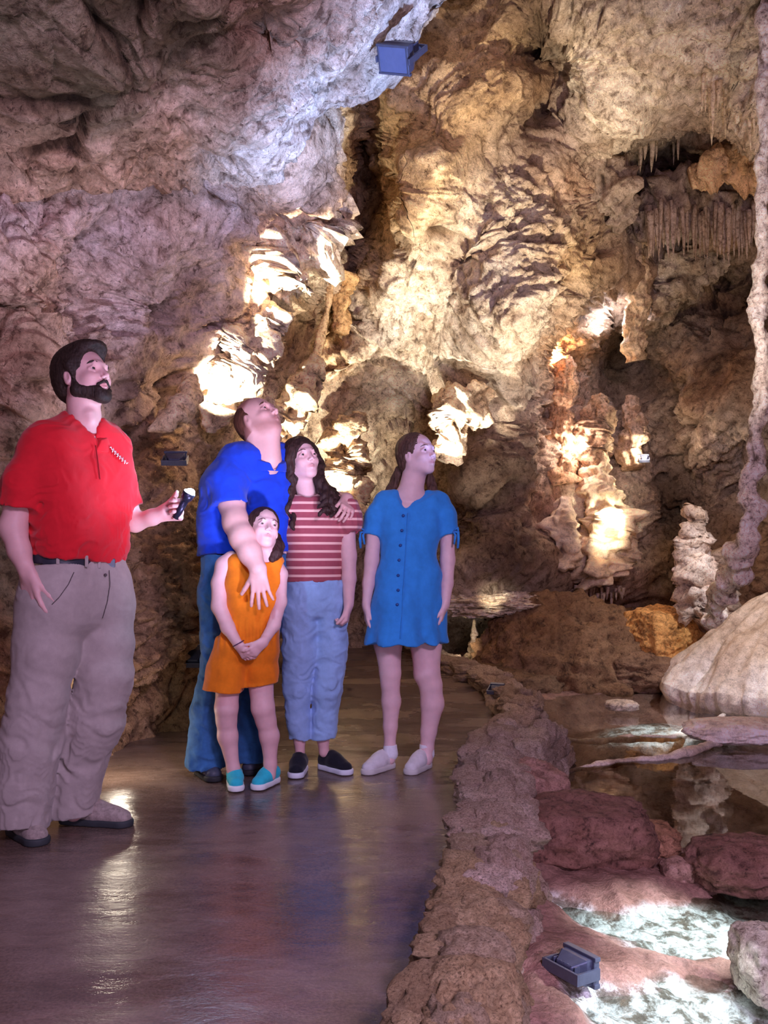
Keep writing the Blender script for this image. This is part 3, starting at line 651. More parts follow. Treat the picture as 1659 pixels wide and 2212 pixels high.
# speleothems built from stacked drips
def drips(name, pts, rads, label, stone, seed, knob=0.3, freq=26, cat='stalagmite', flute=.1, mat=None, nn=22, group=None, parent=None):
    pts = np.array(pts, float); L = np.concatenate([[0], np.cumsum(np.linalg.norm(np.diff(pts, axis=0), axis=1))]); m = max(12, int(L[-1]/0.011))
    s = np.linspace(0, L[-1], m); c = np.stack([np.interp(s, L, pts[:, k]) for k in range(3)], 1); r = np.interp(s, L, rads)
    c[:, 0] += 1.1*r*perlin(np.stack([s*freq*.2, s*0+seed, s*0], 1)); c[:, 1] += 0.8*r*perlin(np.stack([s*freq*.2+9, s*0+seed, s*0], 1)); knob *= .6
    ph = s*freq+1.5*perlin(np.stack([s*4, s*0, s*0+seed], 1)); kn = 1.1*perlin(np.stack([s*freq*.42, s*0+seed, s*0], 1))+.35*np.sin(ph); r = r*(1+knob*kn)
    V, F = tube(c, r, nn); cc = np.repeat(c, nn, axis=0); n = V-cc; rl = np.linalg.norm(n, axis=1)[:, None]+1e-9; n /= rl
    q = (V*14+seed*3.3).astype(np.float32); d = (0.85*fbm(q*.5, 3)+flute*2*ridged(np.stack([n[:, 0]*1.6+seed, n[:, 1]*1.6, V[:, 2]*1.5], 1).astype(np.float32)*1.5, 2))
    V = V+n*(d[:, None]*rl); cav = np.clip(.6+d*.9+knob*.6*np.repeat(kn, nn), 0, 1)
    o = mk(name, V, F, mat or msm, attrs={'cav': cav, 'stone': np.tile(stone, (len(V), 1))}, parent=parent)
    if label: tag(o, label, cat, group)
    return o
PALE = (.90, .84, .80)
Yc = 5.6
drips('column', [P(1655, -150, Yc), P(1652, 60, Yc), P(1650, 300, Yc), P(1646, 520, Yc), P(1640, 700, Yc), P(1650, 800, Yc), P(1637, 900, Yc), P(1632, 1000, Yc), P(1612, 1100, Yc), P(1608, 1180, Yc), P(1590, 1240, Yc+.2), P(1555, 1290, Yc+.6), P(1530, 1345, Yc+.9)],
      [.03, .035, .035, .032, .045, .03, .05, .04, .06, .06, .062, .06, .05], 'tall thin knobbly pale column at the right edge running from roof to dome', PALE, 5, cat='column', knob=.35, freq=22)
drips('stalagmite', [P(1505, 1345, 7.7), P(1503, 1240, 7.7), P(1500, 1160, 7.7), P(1505, 1093, 7.7)], [.14, .125, .11, .06], 'stout knobbly stalagmite with white crown left of the tall thin column', (.84, .76, .74), 9, knob=.42, freq=34)
drips('stalagmite', [P(1545, 1330, 8.2), P(1545, 1260, 8.2), P(1540, 1190, 8.2)], [.16, .12, .07], 'dim blunt stalagmite just behind the stout white crowned one', (.5, .42, .36), 10, knob=.35, freq=25)
drips('stalagmite', [P(1018, 1452, 8.8), P(1021, 1400, 8.8), P(1024, 1338, 8.8)], [.055, .042, .012], 'small slim brightly lit stalagmite in the dark hollow right of the blue dress', (.95, .85, .7), 12, knob=.35, freq=70)
# lit formations of the far recess
FORM = [('flowstone_mass', [P(1300, 1240, 9.0), P(1305, 1140, 9.0), P(1300, 1040, 9.05), P(1290, 980, 9.1)], [.26, .20, .13, .06], 'cream flowstone cascade lit from its right in the far recess', (.86, .74, .58), 14),
 ('flowstone_mass', [P(1205, 1220, 8.9), P(1215, 1150, 8.9), P(1225, 1080, 8.95)], [.17, .14, .07], 'rounded beige flowstone mass left of the cream cascade', (.72, .62, .52), 15),
 ('flowstone_column', [P(1215, 1040, 9.1), P(1212, 900, 9.1), P(1210, 800, 9.15), P(1215, 720, 9.2)], [.11, .08, .10, .13], 'orange lit flowstone column in the upper recess', (.80, .58, .40), 16),
 ('flowstone_column', [P(1290, 1010, 9.1), P(1285, 930, 9.1), P(1300, 860, 9.2)], [.10, .13, .06], 'fluted brown column right of the orange lit one', (.62, .48, .36), 17),
 ('flowstone_column', [P(1372, 1010, 9.2), P(1370, 930, 9.2), P(1365, 860, 9.3)], [.08, .10, .05], 'slender brown column above the small bright lamp', (.58, .46, .38), 18),
 ('flowstone_column', [P(1375, 780, 8.8), P(1372, 640, 8.8), P(1380, 540, 8.8), P(1375, 480, 8.8)], [.07, .075, .10, .13], 'fluted tan column hanging under the stalactite curtain', (.62, .50, .36), 19)]
for nm, pts, rd, lb, st, sd in FORM:
    big = nm == 'flowstone_mass'; drips(nm, pts, rd, lb, st, sd, knob=.12 if big else .18, freq=7 if big else 14, cat='flowstone', flute=.09 if big else .22, nn=48, mat=mflow if big else None)
# stalactites (parts of the back wall)
rr = random.Random(5)
def stal(px, py, Y, lpx, rpx, stone=(.62, .52, .42)):
    m = Y/FPX; a = P(px, py, Y); b = a+np.array([rr.uniform(-.02, .02), 0, -lpx*m])
    t = np.linspace(0, 1, 7); c = a[None]*(1-t[:, None])+b[None]*t[:, None]; V, F = tube(c, rpx*m*(1-t)**.7+.002, 7)
    V = V+0.006*np.stack([perlin(V*9+k*9) for k in range(3)], 1)
    o = mk('stalactite', V, F, msm, attrs={'cav': np.full(len(V), .6), 'stone': np.tile(stone, (len(V), 1))}); o.parent = wb
for k in range(46):
    px = 1400+k*5.6; stal(px, 442+rr.uniform(-10, 12)+8*math.sin(k*.7), 8.25+rr.uniform(-.1, .1), rr.uniform(75, 122), rr.uniform(4, 9), (.50, .41, .36))
for k in range(26):
    px = 1240+k*9+rr.uniform(-3, 3); stal(px, 290-(k-10)*2.2, 8.3+rr.uniform(-.15, .1), rr.uniform(40, 120), rr.uniform(4, 10), (.5, .42, .34))
for k in range(22):
    px = 1520+k*6+rr.uniform(-3, 3); stal(px, 165+rr.uniform(-10, 20), 6.9+rr.uniform(-.15, .1), rr.uniform(50, 150), rr.uniform(4, 10), (.86, .76, .58))
for k in range(30):
    px = 1135+k*7.4+rr.uniform(-3, 3); stal(px, 1268+rr.uniform(-8, 14), 9.2+rr.uniform(-.15, .1), rr.uniform(18, 60), rr.uniform(3, 7), (.72, .6, .5))
for k in range(12):
    px = 1140+k*5; stal(px, 1225+rr.uniform(-8, 14), 8.9, rr.uniform(30, 60), rr.uniform(2, 4), (.66, .52, .42))
# lit ledge left of the recess
v, f, cav = boulder_mesh((.50, .55, .11), 31, 6, amp=.22, fine=.09, box=.3); o = mk('ledge', v, f, msm, attrs={'cav': cav, 'stone': np.tile([.85, .8, .72], (len(v), 1))}); o.location = tuple(P(1060, 1302, 8.75)); tag(o, 'thin pale lit ledge above the dark hollow right of the blue dress', 'ledge')
# pale tongue of stone on the left wall and slim draperies of the crevice
drips('drapery', [P(318, 930, 5.25), P(352, 912, 5.3), P(385, 885, 5.4), P(402, 850, 5.5), P(415, 822, 5.6)], [.012, .05, .07, .06, .05], 'pale tongue of stone on the left wall beside the guide', (.80, .68, .50), 23, knob=.12, freq=9, cat='flowstone', flute=.05)
drips('drapery', [P(625, 1000, 7.7), P(655, 880, 7.7), P(690, 740, 7.7), P(712, 640, 7.7), P(728, 560, 7.7)], [.06, .045, .03, .02, .014], 'long thin bright drapery running up the crevice behind the couple', (.92, .76, .52), 25, knob=.15, freq=25, cat='flowstone')
drips('drapery', [P(735, 720, 7.9), P(742, 640, 7.9), P(752, 590, 7.9)], [.05, .06, .08], 'short golden drapery hanging beside the long bright one', (.80, .58, .32), 26, knob=.1, freq=12, cat='flowstone', flute=.2)
# pale ribs of rock in the crevice (parts of the left wall)
wl = bpy.data.objects['wall_left']; wbk = wb
for pts, rd, sd, par, st in (([(452, 930, 6.1), (470, 880, 6.05), (500, 800, 6.0), (540, 725, 6.0), (585, 660, 6.1)], [.04, .09, .12, .13, .05], 41, wl, (.98, .9, .78)),
   ([(590, 625, 6.2), (620, 560, 6.1), (665, 510, 6.1), (705, 470, 6.15), (768, 442, 6.2)], [.10, .19, .17, .11, .05], 42, wl, (.98, .9, .78)),
   ([(680, 350, 5.95), (700, 318, 5.9), (720, 290, 5.9), (742, 254, 5.9)], [.03, .05, .045, .02], 43, wl, (.95, .88, .76)),
   ([(600, 1010, 7.35), (612, 930, 7.3), (650, 850, 7.3), (690, 770, 7.35)], [.10, .11, .10, .04], 44, wl, (.95, .86, .7)),
   ([(740, 1080, 8.35), (745, 1000, 8.3), (752, 940, 8.3), (775, 890, 8.3)], [.15, .15, .13, .05], 45, wl, (.9, .78, .6)),
   ([(1388, 520, 8.5), (1400, 460, 8.45), (1440, 432, 8.4), (1530, 436, 8.4), (1620, 446, 8.4)], [.05, .13, .17, .16, .12], 51, wbk, (.42, .34, .30)),
   ([(1490, 385, 8.0), (1550, 365, 7.9), (1610, 358, 7.8), (1680, 350, 7.7)], [.07, .13, .15, .14], 52, wbk, (.85, .62, .40)),
   ([(1240, 330, 8.0), (1290, 360, 8.0), (1330, 420, 8.1), (1360, 480, 8.3)], [.06, .15, .16, .08], 53, wbk, (.45, .37, .32)),
   ([(1410, 690, 9.0), (1440, 620, 8.9), (1490, 570, 8.9), (1560, 556, 8.9)], [.06, .16, .18, .12], 54, wbk, (.50, .43, .36)),
   ([(945, 990, 7.95), (985, 920, 7.9), (1020, 870, 7.9), (1050, 835, 7.9)], [.08, .13, .15, .08], 46, wbk, (.9, .8, .66)),
   ([(560, 1000, 6.6), (575, 900, 6.6), (590, 860, 6.6)], [.08, .07, .04], 47, wl, (.9, .8, .66))):
    o = drips('rib', [P(*p) for p in pts], rd, None, st, sd, knob=.4, freq=17, flute=.14, nn=40, mat=mrock); o.parent = par
# ------------------------------------------------------------ floodlights of the cave
mblk = plain('lamp_housing', (.07, .075, .13), .35, .3, .15); mgrey = plain('lamp_bracket', (.12, .13, .20), .4, .6, .1)
def glow(name, c, s):
    m, nt, b = newmat(name); b.inputs['Emission Color'].default_value = (*c, 1); b.inputs['Emission Strength'].default_value = s; b.inputs['Base Color'].default_value = (*c, 1); return m
mglow = glow('lamp_glass_lit', (1, .93, .8), 14); mglass = plain('lamp_glass', (.10, .12, .22), .15, 0, .05)
def flood(c, aim, w_, h_, d_, label, lit=False, roll=0):
    c = np.asarray(c); R = (Vector(tuple(aim))-Vector(tuple(c))).to_track_quat('-Z', 'Y').to_matrix(); R = np.array(R)@np.array(Matrix.Rotation(roll, 3, 'Z'))
    t = thing('floodlight', label, 'lamp', c, 'cave floodlights')
    def loc(q): return (R@np.asarray(q, float).T).T
    def part(name, lst, mat, par, bv=.004):
        v, f = boxes(lst); o = mk(name, loc(v), f, mat, smooth=False); o.parent = par; 
        if bv: bevel(o, bv)
        return o
    V = []; F = []                      # tapered housing with cooling ribs
    for z, s in ((0, 1), (d_*.35, .96), (d_, .55)):
        V += [(-w_/2*s, -h_/2*s, z), (w_/2*s, -h_/2*s, z), (w_/2*s, h_/2*s, z), (-w_/2*s, h_/2*s, z)]
    F = [(0, 4, 5, 1), (1, 5, 6, 2), (2, 6, 7, 3), (3, 7, 4, 0), (4, 8, 9, 5), (5, 9, 10, 6), (6, 10, 11, 7), (7, 11, 8, 4), (8, 11, 10, 9), (0, 1, 2, 3)]
    h = mk('housing', loc(np.array(V)), F, mblk, smooth=False); h.parent = t; bevel(h, .004)
    part('cooling_rib', [((k*w_*.13, 0, d_*.8), (w_*.03, h_*.62, d_*.3), None) for k in range(-3, 4)], mblk, h, 0)
    part('rim', [((0, h_/2, -.006), (w_+.02, .012, .02), None), ((0, -h_/2, -.006), (w_+.02, .012, .02), None), ((w_/2, 0, -.006), (.012, h_, .02), None), ((-w_/2, 0, -.006), (.012, h_, .02), None)], mgrey, t, .002)
    part('glass', [((0, 0, -.010), (w_*.93, h_*.9, .006), None)], mglow if lit else mglass, t, 0)
    part('bracket', [((w_/2+.012, 0, d_*.5), (.008, .03, d_*1.3), None), ((-w_/2-.012, 0, d_*.5), (.008, .03, d_*1.3), None), ((0, 0, d_*1.15), (w_+.032, .03, .008), None)], mgrey, t, .001)
    return t
flood(P(852, 128, 4.6), P(600, 330, 4.0), .16, .13, .15, 'boxy blue grey floodlight fixed to the lip of the overhanging roof', roll=.4)
flood(P(672, 432, 6.0), P(500, 460, 5.6), .15, .11, .13, 'dark rounded floodlight mounted high in the crevice', roll=.3)
flood(P(1252, 2086, 2.45), P(1500, 2010, 2.7), .10, .07, .06, 'dark floodlight lying in the mud between the two shallow pools')
flood(P(428, 1408, 5.45), P(520, 1200, 6.5), .11, .09, .12, 'small floodlight with bright glass on the ground behind the blue shirted man', lit=True)
flood(P(380, 990, 5.3), P(420, 900, 6.2), .11, .07, .08, 'small dark floodlight on the left wall beside the torch hand')
flood(P(10, 1480, 4.0), P(30, 1560, 3.9), .12, .12, .12, 'pale floodlight with lit underside at the left edge behind the guide', lit=True)
flood(P(1075, 1484, 6.3), P(1110, 1420, 6.6), .08, .04, .06, 'tiny floodlight standing on the far end of the kerb')
flood(P(300, 1418, 5.0), P(240, 1400, 5.2), .13, .09, .09, 'black floodlight low on the left wall right of the guide legs')
flood(P(1392, 990, 9.1), P(1392, 960, 9.4), .07, .07, .06, 'tiny bright floodlight under the slender column in the recess', lit=True)
flood(P(1343, 1337, 9.0), P(1330, 1380, 8.6), .05, .06, .05, 'tiny bright floodlight just left of the ochre boulder', lit=True)

# ------------------------------------------------------------ people
def skinmat(name, c, rough=0.5):
    m, nt, b = newmat(name); a = node(nt, 'ShaderNodeAttribute', attribute_name='tint'); co = coords(nt)
    n = noise_tex(nt, 25, 4, .6, 0, co); r = ramp(nt, n.outputs[0], [(.3, tuple(x*.92 for x in c)), (.7, tuple(min(1, x*1.04) for x in c))])
    link(nt, mix(nt, r.outputs[0], a.outputs['Color'], 1.0, 'MULTIPLY'), b.inputs['Base Color']); b.inputs['Roughness'].default_value = rough
    b.inputs['Subsurface Weight'].default_value = 0.12; b.inputs['Subsurface Radius'].default_value = (.012, .005, .003); b.inputs['Specular IOR Level'].default_value = .35
    return m
def clothmat(name, c, var=.12, scale=30, weave=900, rough=.85, extra=None):
    m, nt, b = newmat(name); co = coords(nt); n = noise_tex(nt, scale, 5, .65, .2, co)
    col = ramp(nt, n.outputs[0], [(.3, tuple(x*(1-var) for x in c)), (.7, tuple(min(1, x*(1+var)) for x in c))]).outputs[0]
    if extra: col = extra(nt, co, col)
    link(nt, col, b.inputs['Base Color']); b.inputs['Roughness'].default_value = rough; b.inputs['Sheen Weight'].default_value = .15; b.inputs['Specular IOR Level'].default_value = .2
    wv = noise_tex(nt, weave*.3, 2, .5, 0, co); bump(nt, b, wv.outputs[0], .25, .001)
    return m
def hairmat(name, c):
    m, nt, b = newmat(name); co = coords(nt); mp = node(nt, 'ShaderNodeMapping'); link(nt, co, mp.inputs[0]); mp.inputs['Scale'].default_value = (160, 160, 12)
    n = noise_tex(nt, 1, 4, .6, .3, mp.outputs[0]); r = ramp(nt, n.outputs[0], [(.3, tuple(x*.45 for x in c)), (.7, tuple(min(1, x*1.5) for x in c))])
    link(nt, r.outputs[0], b.inputs['Base Color']); b.inputs['Roughness'].default_value = .6; b.inputs['Specular IOR Level'].default_value = .25; bump(nt, b, n.outputs[0], .7, .003)
    return m
MEYE = plain('eye_white', (.42, .38, .38), .2, spec=.5); MIRIS = plain('iris', (.05, .035, .03), .15)
class Fig:
    def __init__(s, Y0, name_label, foot):
        s.Y0 = Y0; s.m = Y0/FPX; s.t = thing('person', name_label, 'person', (foot[0], foot[1], 0))
    def J(s, px, py, dy=0): return P(px, py, s.Y0+dy)
    def R(s, r): return r*s.m
    def field(s, x0, x1, y0, y1, d0, d1, h, fine=None):
        """grid over pixel box; fine = list of (px0, px1, py0, py1, d0, d1, h)"""
        lo = s.J(x0, y1); hi = s.J(x1, y0); f = [[], [], []]
        for q in fine or []:
            a = s.J(q[0], q[3]); b = s.J(q[1], q[2]); f[0].append((a[0], b[0], q[6])); f[1].append((s.Y0+q[4], s.Y0+q[5], q[6])); f[2].append((a[2], b[2], q[6]))
        return Field(axis(lo[0], hi[0], h, f[0]), axis(s.Y0+d0, s.Y0+d1, h, f[1]), axis(lo[2], hi[2], h, f[2]))
    def add(s, name, field_or_vf, mat, fold=None, tint=None, parent=None, label=None):
        if fold is not None:                                   # folds and strands are carved into the implicit surface itself
            d = field_or_vf.d; ii = np.nonzero(np.abs(d) < .013); pts = np.stack([field_or_vf.ax[k][ii[k]] for k in range(3)], 1)
            d[ii] = np.clip(d[ii]-fold(pts, None), -.02, .02)
        V, F = field_or_vf.mesh()
        at_ = {'tint': tint(V)} if tint else None
        o = mk(name, V-np.array([*s.t.location]) if parent is None else V-np.array([*s.t.location]), F, mat, attrs=at_); o.parent = parent or s.t
        if label: o['label'] = label
        return o
    def rows(s, F, rows, k=.05, inflate=0.0):
        """trunk from rows (px_left, dy_left, px_right, dy_right, py, r_px)"""
        pr = None
        for (a, da, b, db, y, r) in rows:
            A, B = s.J(a, y, da), s.J(b, y, db); C = (A+B)/2; rr_ = s.R(r)+inflate
            F.cone(A, B, rr_, rr_, k)
            if pr is not None:
                for u, v in ((pr[0], A), (pr[1], B), (pr[2], C)): F.cone(u, v, pr[3], rr_, k)
            pr = (A, B, C, rr_)
    def limb(s, F, pts, k=.02, inflate=0.0, flat=None):
        """pts: (px, py, dy, r_px)"""
        F.chain([s.J(p[0], p[1], p[2]) for p in pts], [s.R(p[3])+inflate for p in pts], k, flat)
    def sleeve(s, F, pts, pl, nrm, hollow, k=.03, kk=.03):
        S = Field(*F.ax); s.limb(S, pts, k); S.cut(pl, nrm); hollow = (hollow[0], hollow[0]+(hollow[1]-hollow[0])*.5, hollow[2]*.94, hollow[3]*.88); S.cone(hollow[0], hollow[1], hollow[2], hollow[3], .004, None, 's')
        h = np.maximum(kk-np.abs(F.d-S.d), 0)/kk; F.d = np.minimum(F.d, S.d)-h*h*kk*.25
        F.cone(hollow[0], hollow[0]+(hollow[1]-hollow[0])*.4, hollow[2]*.8, hollow[3]*.8, .01, None, 's')
    def box(s, x0, y0, x1, y1):
        a, b = s.J(x0, y1), s.J(x1, y0); return [a[0], -99, a[2]], [b[0], 99, b[2]]
    def surf(s, o, px, py, r=7, eps=.001):
        if 'surfc' not in s.__dict__: s.surfc = {}
        if o.name not in s.surfc:
            c = np.array([q.co[:] for q in o.data.vertices])+np.array([*s.t.location]); s.surfc[o.name] = (c, c[:, 0]/c[:, 1]*FPX+829.5, HOR-(c[:, 2]-CAMH)/c[:, 1]*FPX)
        c, x, y = s.surfc[o.name]; near = c[np.hypot(x-px, y-py) < r]
        return P(px, py, (near[:, 1].min() if len(near) else s.Y0-.1)-eps)
    def seam(s, o, pts, r=.0018, mat=None, name='seam', n=8):
        pts = np.array(pts, float); t = np.linspace(0, len(pts)-1, n*(len(pts)-1)+1); q = np.stack([np.interp(t, range(len(pts)), pts[:, k]) for k in (0, 1)], 1)
        w3 = np.array([s.surf(o, a, b, eps=-.001) for a, b in q]); w3[1:-1, 1] = (w3[:-2, 1]+w3[1:-1, 1]+w3[2:, 1])/3
        V, F = tube(w3, r, 6); m = mk(name, V-np.array([*s.t.location]), F, mat); m.parent = o; return m
    def collar(s, nb, nt_, r0, r1, zc, yaw, mat, h=.045, gap=.35):
        """folded collar round the neck from nb up to nt_; yaw = direction of its opening"""
        c = np.asarray(nb, float); F = Field(axis(c[0]-.13, c[0]+.13, .0035), axis(c[1]-.13, c[1]+.13, .0035), axis(c[2]-.06, c[2]+.14, .0035)); f = np.array([math.sin(yaw), -math.cos(yaw), 0])
        F.cone(nb-np.array([0, 0, .03]), nt_, r0+.020, r1+.008, 0); F.cone(nb-np.array([0, 0, .05]), nt_+np.array([0, 0, .02]), r0+.008, r1+.001, .004, None, 's')
        F.cut(c+np.array([0, 0, zc]), np.array([0, 0, 1])+f*.55); F.cut(c+np.array([0, 0, zc-h]), -(np.array([0, 0, 1])+f*.85))
        F.cone(c+f*(r0+.02)-np.array([0, 0, .06]), c+f*(r1+.02)+np.array([0, 0, .08]), .006, .075, .004, None, 's')
        return s.add('collar', F, mat)
class Head:
    def __init__(s, c, yaw, pitch, roll=0, sc=1.0):
        y, p, r = map(math.radians, (yaw, pitch, roll))
        f = np.array([math.sin(y)*math.cos(p), -math.cos(y)*math.cos(p), math.sin(p)]); l = np.array([math.cos(y), math.sin(y), 0]); u = np.cross(f, l)
        l, u = l*math.cos(r)+u*math.sin(r), u*math.cos(r)-l*math.sin(r)
        s.c = np.asarray(c, float); s.f, s.l, s.u = f, l, u; s.sc = sc; s.M = np.stack([f, l, u])
    def __call__(s, f, l, u): return s.c+s.sc*(f*s.f+l*s.l+u*s.u)
    def loc(s, V): return ((V-s.c)@s.M.T)/s.sc
    def e(s, F, c, r, k=.01, op='u'): F.ell(s(*c), np.array(r)*s.sc, s.M, k*s.sc, op)
    def k(s, F, a, b, ra, rb=None, k=.008, op='u', flat=None): F.cone(s(*a), s(*b), ra*s.sc, (rb if rb is not None else ra)*s.sc, k*s.sc, flat, op)
    def build(s, F, female=False, fat=1.0):
        w = .93 if female else 1.0
        s.e(F, (-.018, 0, .032), (.098, .078*w, .088), .02)
        s.e(F, (.028, 0, -.015), (.066, .062*w, .095), .03)
        for q in (-1, 1):
            s.k(F, (-.005, q*.050*w, -.058), (.058, q*.016*w, -.094 if not female else -.090), .021*fat, .015, .03)
            s.e(F, (.058, q*.036*w, -.032), (.026, .024, .022), .02)
            s.e(F, (.097, q*.032, -.004), (.017, .020, .012), .012, 's')
            for z0, z1, z2, r_ in ((-.001, .0062, -.003, .0042), (-.004, -.0105, -.006, .0038)):   # upper and lower lid
                s.k(F, (.0735, q*.0475, z0), (.0835, q*.034, z1), r_, None, .004); s.k(F, (.0835, q*.034, z1), (.079, q*.0175, z2), r_, None, .004)
            s.e(F, (-.008, q*.077*w, -.012), (.017, .0085, .030), .006)
            s.e(F, (-.002, q*.086*w, -.008), (.010, .006, .018), .004, 's')
        s.e(F, (.064, 0, -.099 if not female else -.096), (.019, .021, .016), .02)
        s.k(F, (.088, -.030, .021), (.088, .030, .021), .007 if not female else .004, None, .015)
        s.k(F, (.088, 0, .010), (.110, 0, -.032), .0065, .0085, .012)
        for q in (-1, 1): s.e(F, (.100, q*.011, -.037), (.009, .0075, .0065), .006)
        s.e(F, (.078, 0, -.064), (.010, .028, .018), .014)
        s.k(F, (.080, -.026, -.066), (.0945, 0, -.0610), .0028, .0042, .004); s.k(F, (.080, .026, -.066), (.0945, 0, -.0610), .0028, .0042, .004)
        s.k(F, (.080, -.022, -.069), (.0915, 0, -.0725), .0032, .0050, .004); s.k(F, (.080, .022, -.069), (.0915, 0, -.0725), .0032, .0050, .004)
        s.k(F, (.086, -.027, -.0675), (.0985, 0, -.0668), .0018, .0024, .002, 's'); s.k(F, (.086, .027, -.0675), (.0985, 0, -.0668), .0018, .0024, .002, 's')
    def tint(s, V, stubble=0, buzz=None, lip=(.78, .45, .45)):
        q = s.loc(V); T = np.ones((len(V), 3))
        def bl(mk_, c): 
            nonlocal T; T = T*(1-mk_[:, None])+np.array(c)*mk_[:, None]
        m_ = np.exp(-(((q[:, 1])/.0235)**4+((q[:, 2]+.0665)/.0072)**4))*(q[:, 0] > .07); bl(m_*.7, lip)
        for d in (-1, 1):
            bl(np.exp(-(((q[:, 1]-d*.032)/.02)**2+((q[:, 2]+.002)/.012)**2))*(q[:, 0] > .06)*.35, (.72, .52, .52))
            bl(np.exp(-(((q[:, 1]-d*.04)/.02)**2+((q[:, 2]+.035)/.02)**2))*(q[:, 0] > .05)*.35, (1.0, .78, .76))
        if stubble:
            m_ = np.clip((-.035-q[:, 2]+.25*(.05-q[:, 0]))*25, 0, 1)*np.clip((q[:, 2]+.135+.35*(q[:, 0]-.05))*28, 0, 1)*np.clip((q[:, 0]+.01)*40, 0, 1)*stubble; bl(m_, (.62, .50, .46))
        if buzz:
            m_ = np.clip((q[:, 2]-.028-1.0*(q[:, 0]-.0)-.0)*30, 0, 1)*(q[:, 2] > -.08); m2 = np.clip((-.005-q[:, 0])*60, 0, 1)*(q[:, 2] > -.075)*(np.linalg.norm(q, axis=1) < .16)
            bl(np.clip(np.maximum(m_, m2), 0, 1)*buzz[0]*(np.linalg.norm(q, axis=1) < .16), buzz[1])
        return T
    def details(s, fig, browmat, female=False, look=(0, 0), brow=True):
        o_ = np.array([*fig.t.location])
        for q in (-1, 1):
            c = s(.0722, q*.0325, -.0022); r = .0125*s.sc; v, f = ico(3); o = mk('eye', v*r+c-o_, f, MEYE); o.parent = fig.t
            d = s.f*.95+s.l*look[0]+s.u*look[1]; d /= np.linalg.norm(d); v2, f2 = ico(2); A = np.stack([d, np.cross(d, s.u), s.u]); rr_ = np.array([.0035, .0074, .0074])*s.sc
            i = mk('iris', (v2*rr_)@A+c+d*r*.90-o_, f2, MIRIS); i.parent = o
            if brow:
                th = .0022 if female else .0042
                V, F = tube([s(.0745, q*.054, .016), s(.083, q*.046, .0215), s(.0885, q*.036, .0238), s(.0925, q*.024, .0222), s(.0935, q*.016, .0195)], [.0012*s.sc, th*.8*s.sc, th*s.sc, th*s.sc, th*.7*s.sc], 8); b = mk('eyebrow', V-o_, F, browmat); b.parent = fig.t
def hand(F, w_, d, n, side=1, sc=1.0, curl=(.25, .3, .35, .4), spread=.12, thumb=.5, tcurl=.3, step=1.0):
    """w_ wrist, d direction of the fingers, n palm side (fingers curl that way), side: which way the thumb lies along d x n"""
    d = np.asarray(d, float); d /= np.linalg.norm(d); n = np.asarray(n, float); n -= (n@d)*d; n /= np.linalg.norm(n); a = np.cross(d, n)*side; w_ = np.asarray(w_, float)
    K = [w_+sc*(d*(.088-.004*abs(i-1.2))+a*(.030-.0205*i)) for i in range(4)]
    for i in range(4):
        F.cone(w_+a*sc*(.018-.012*i), K[i], .0145*sc, .0105*sc, .014, (n, 1.15))
    F.cone(w_-d*.01, w_+d*.02*sc, .022*sc, .022*sc, .015, (n, 1.3))
    L = [.070, .078, .073, .057]
    for i in range(4):
        ang = 0; p = K[i]; dd = d+a*spread*(1.5-i)*.8; dd /= np.linalg.norm(dd); r = (.0092, .0095, .0090, .0080)[i]*sc
        for j, fr in enumerate((.42, .32, .26)):
            ang += curl[i]*(1.0, 1.25, .9)[j]; v = dd*math.cos(ang)+n*math.sin(ang); q = p+v*L[i]*fr*sc; F.cone(p, q, r, r*.92, .003); p = q; r *= .92
    t0 = w_+sc*(d*.022+a*.020+n*.004); v = d*math.cos(thumb)+a*math.sin(thumb)+n*.25; v /= np.linalg.norm(v); t1 = t0+v*.046*sc
    v2 = v*math.cos(tcurl)+(d*.5+n*.8)*math.sin(tcurl); v2 /= np.linalg.norm(v2); t2 = t1+v2*.032*sc; v3 = v2*math.cos(tcurl)+(d*.3+n)*math.sin(tcurl)*.8; v3 /= np.linalg.norm(v3); t3 = t2+v3*.024*sc
    F.cone(t0, t1, .0165*sc, .0115*sc, .012); F.cone(t1, t2, .0110*sc, .0098*sc, .004); F.cone(t2, t3, .0098*sc, .0080*sc, .003)
def folds(amp=.004, sc=(9, 9, 16), seed=0, big=.004, mask=None):
    def f(V, n):
        q = V*np.array(sc)+seed*5.1; wv = fbm(V*6+seed, 2)[:, None]*1.2
        d = amp*ridged(q+wv, 2, .5)+big*fbm(V*5+seed*3, 2); return d*(mask(V) if mask is not None else 1)
    return f
def strands(amp=.004, seed=0, sc=(55, 55, 7)):
    def f(V, n):
        wv = fbm(V*9+seed, 2)[:, None]*np.array([3.0, 3.0, .5]); return amp*ridged(V*np.array(sc)+wv, 2, .6)
    return f
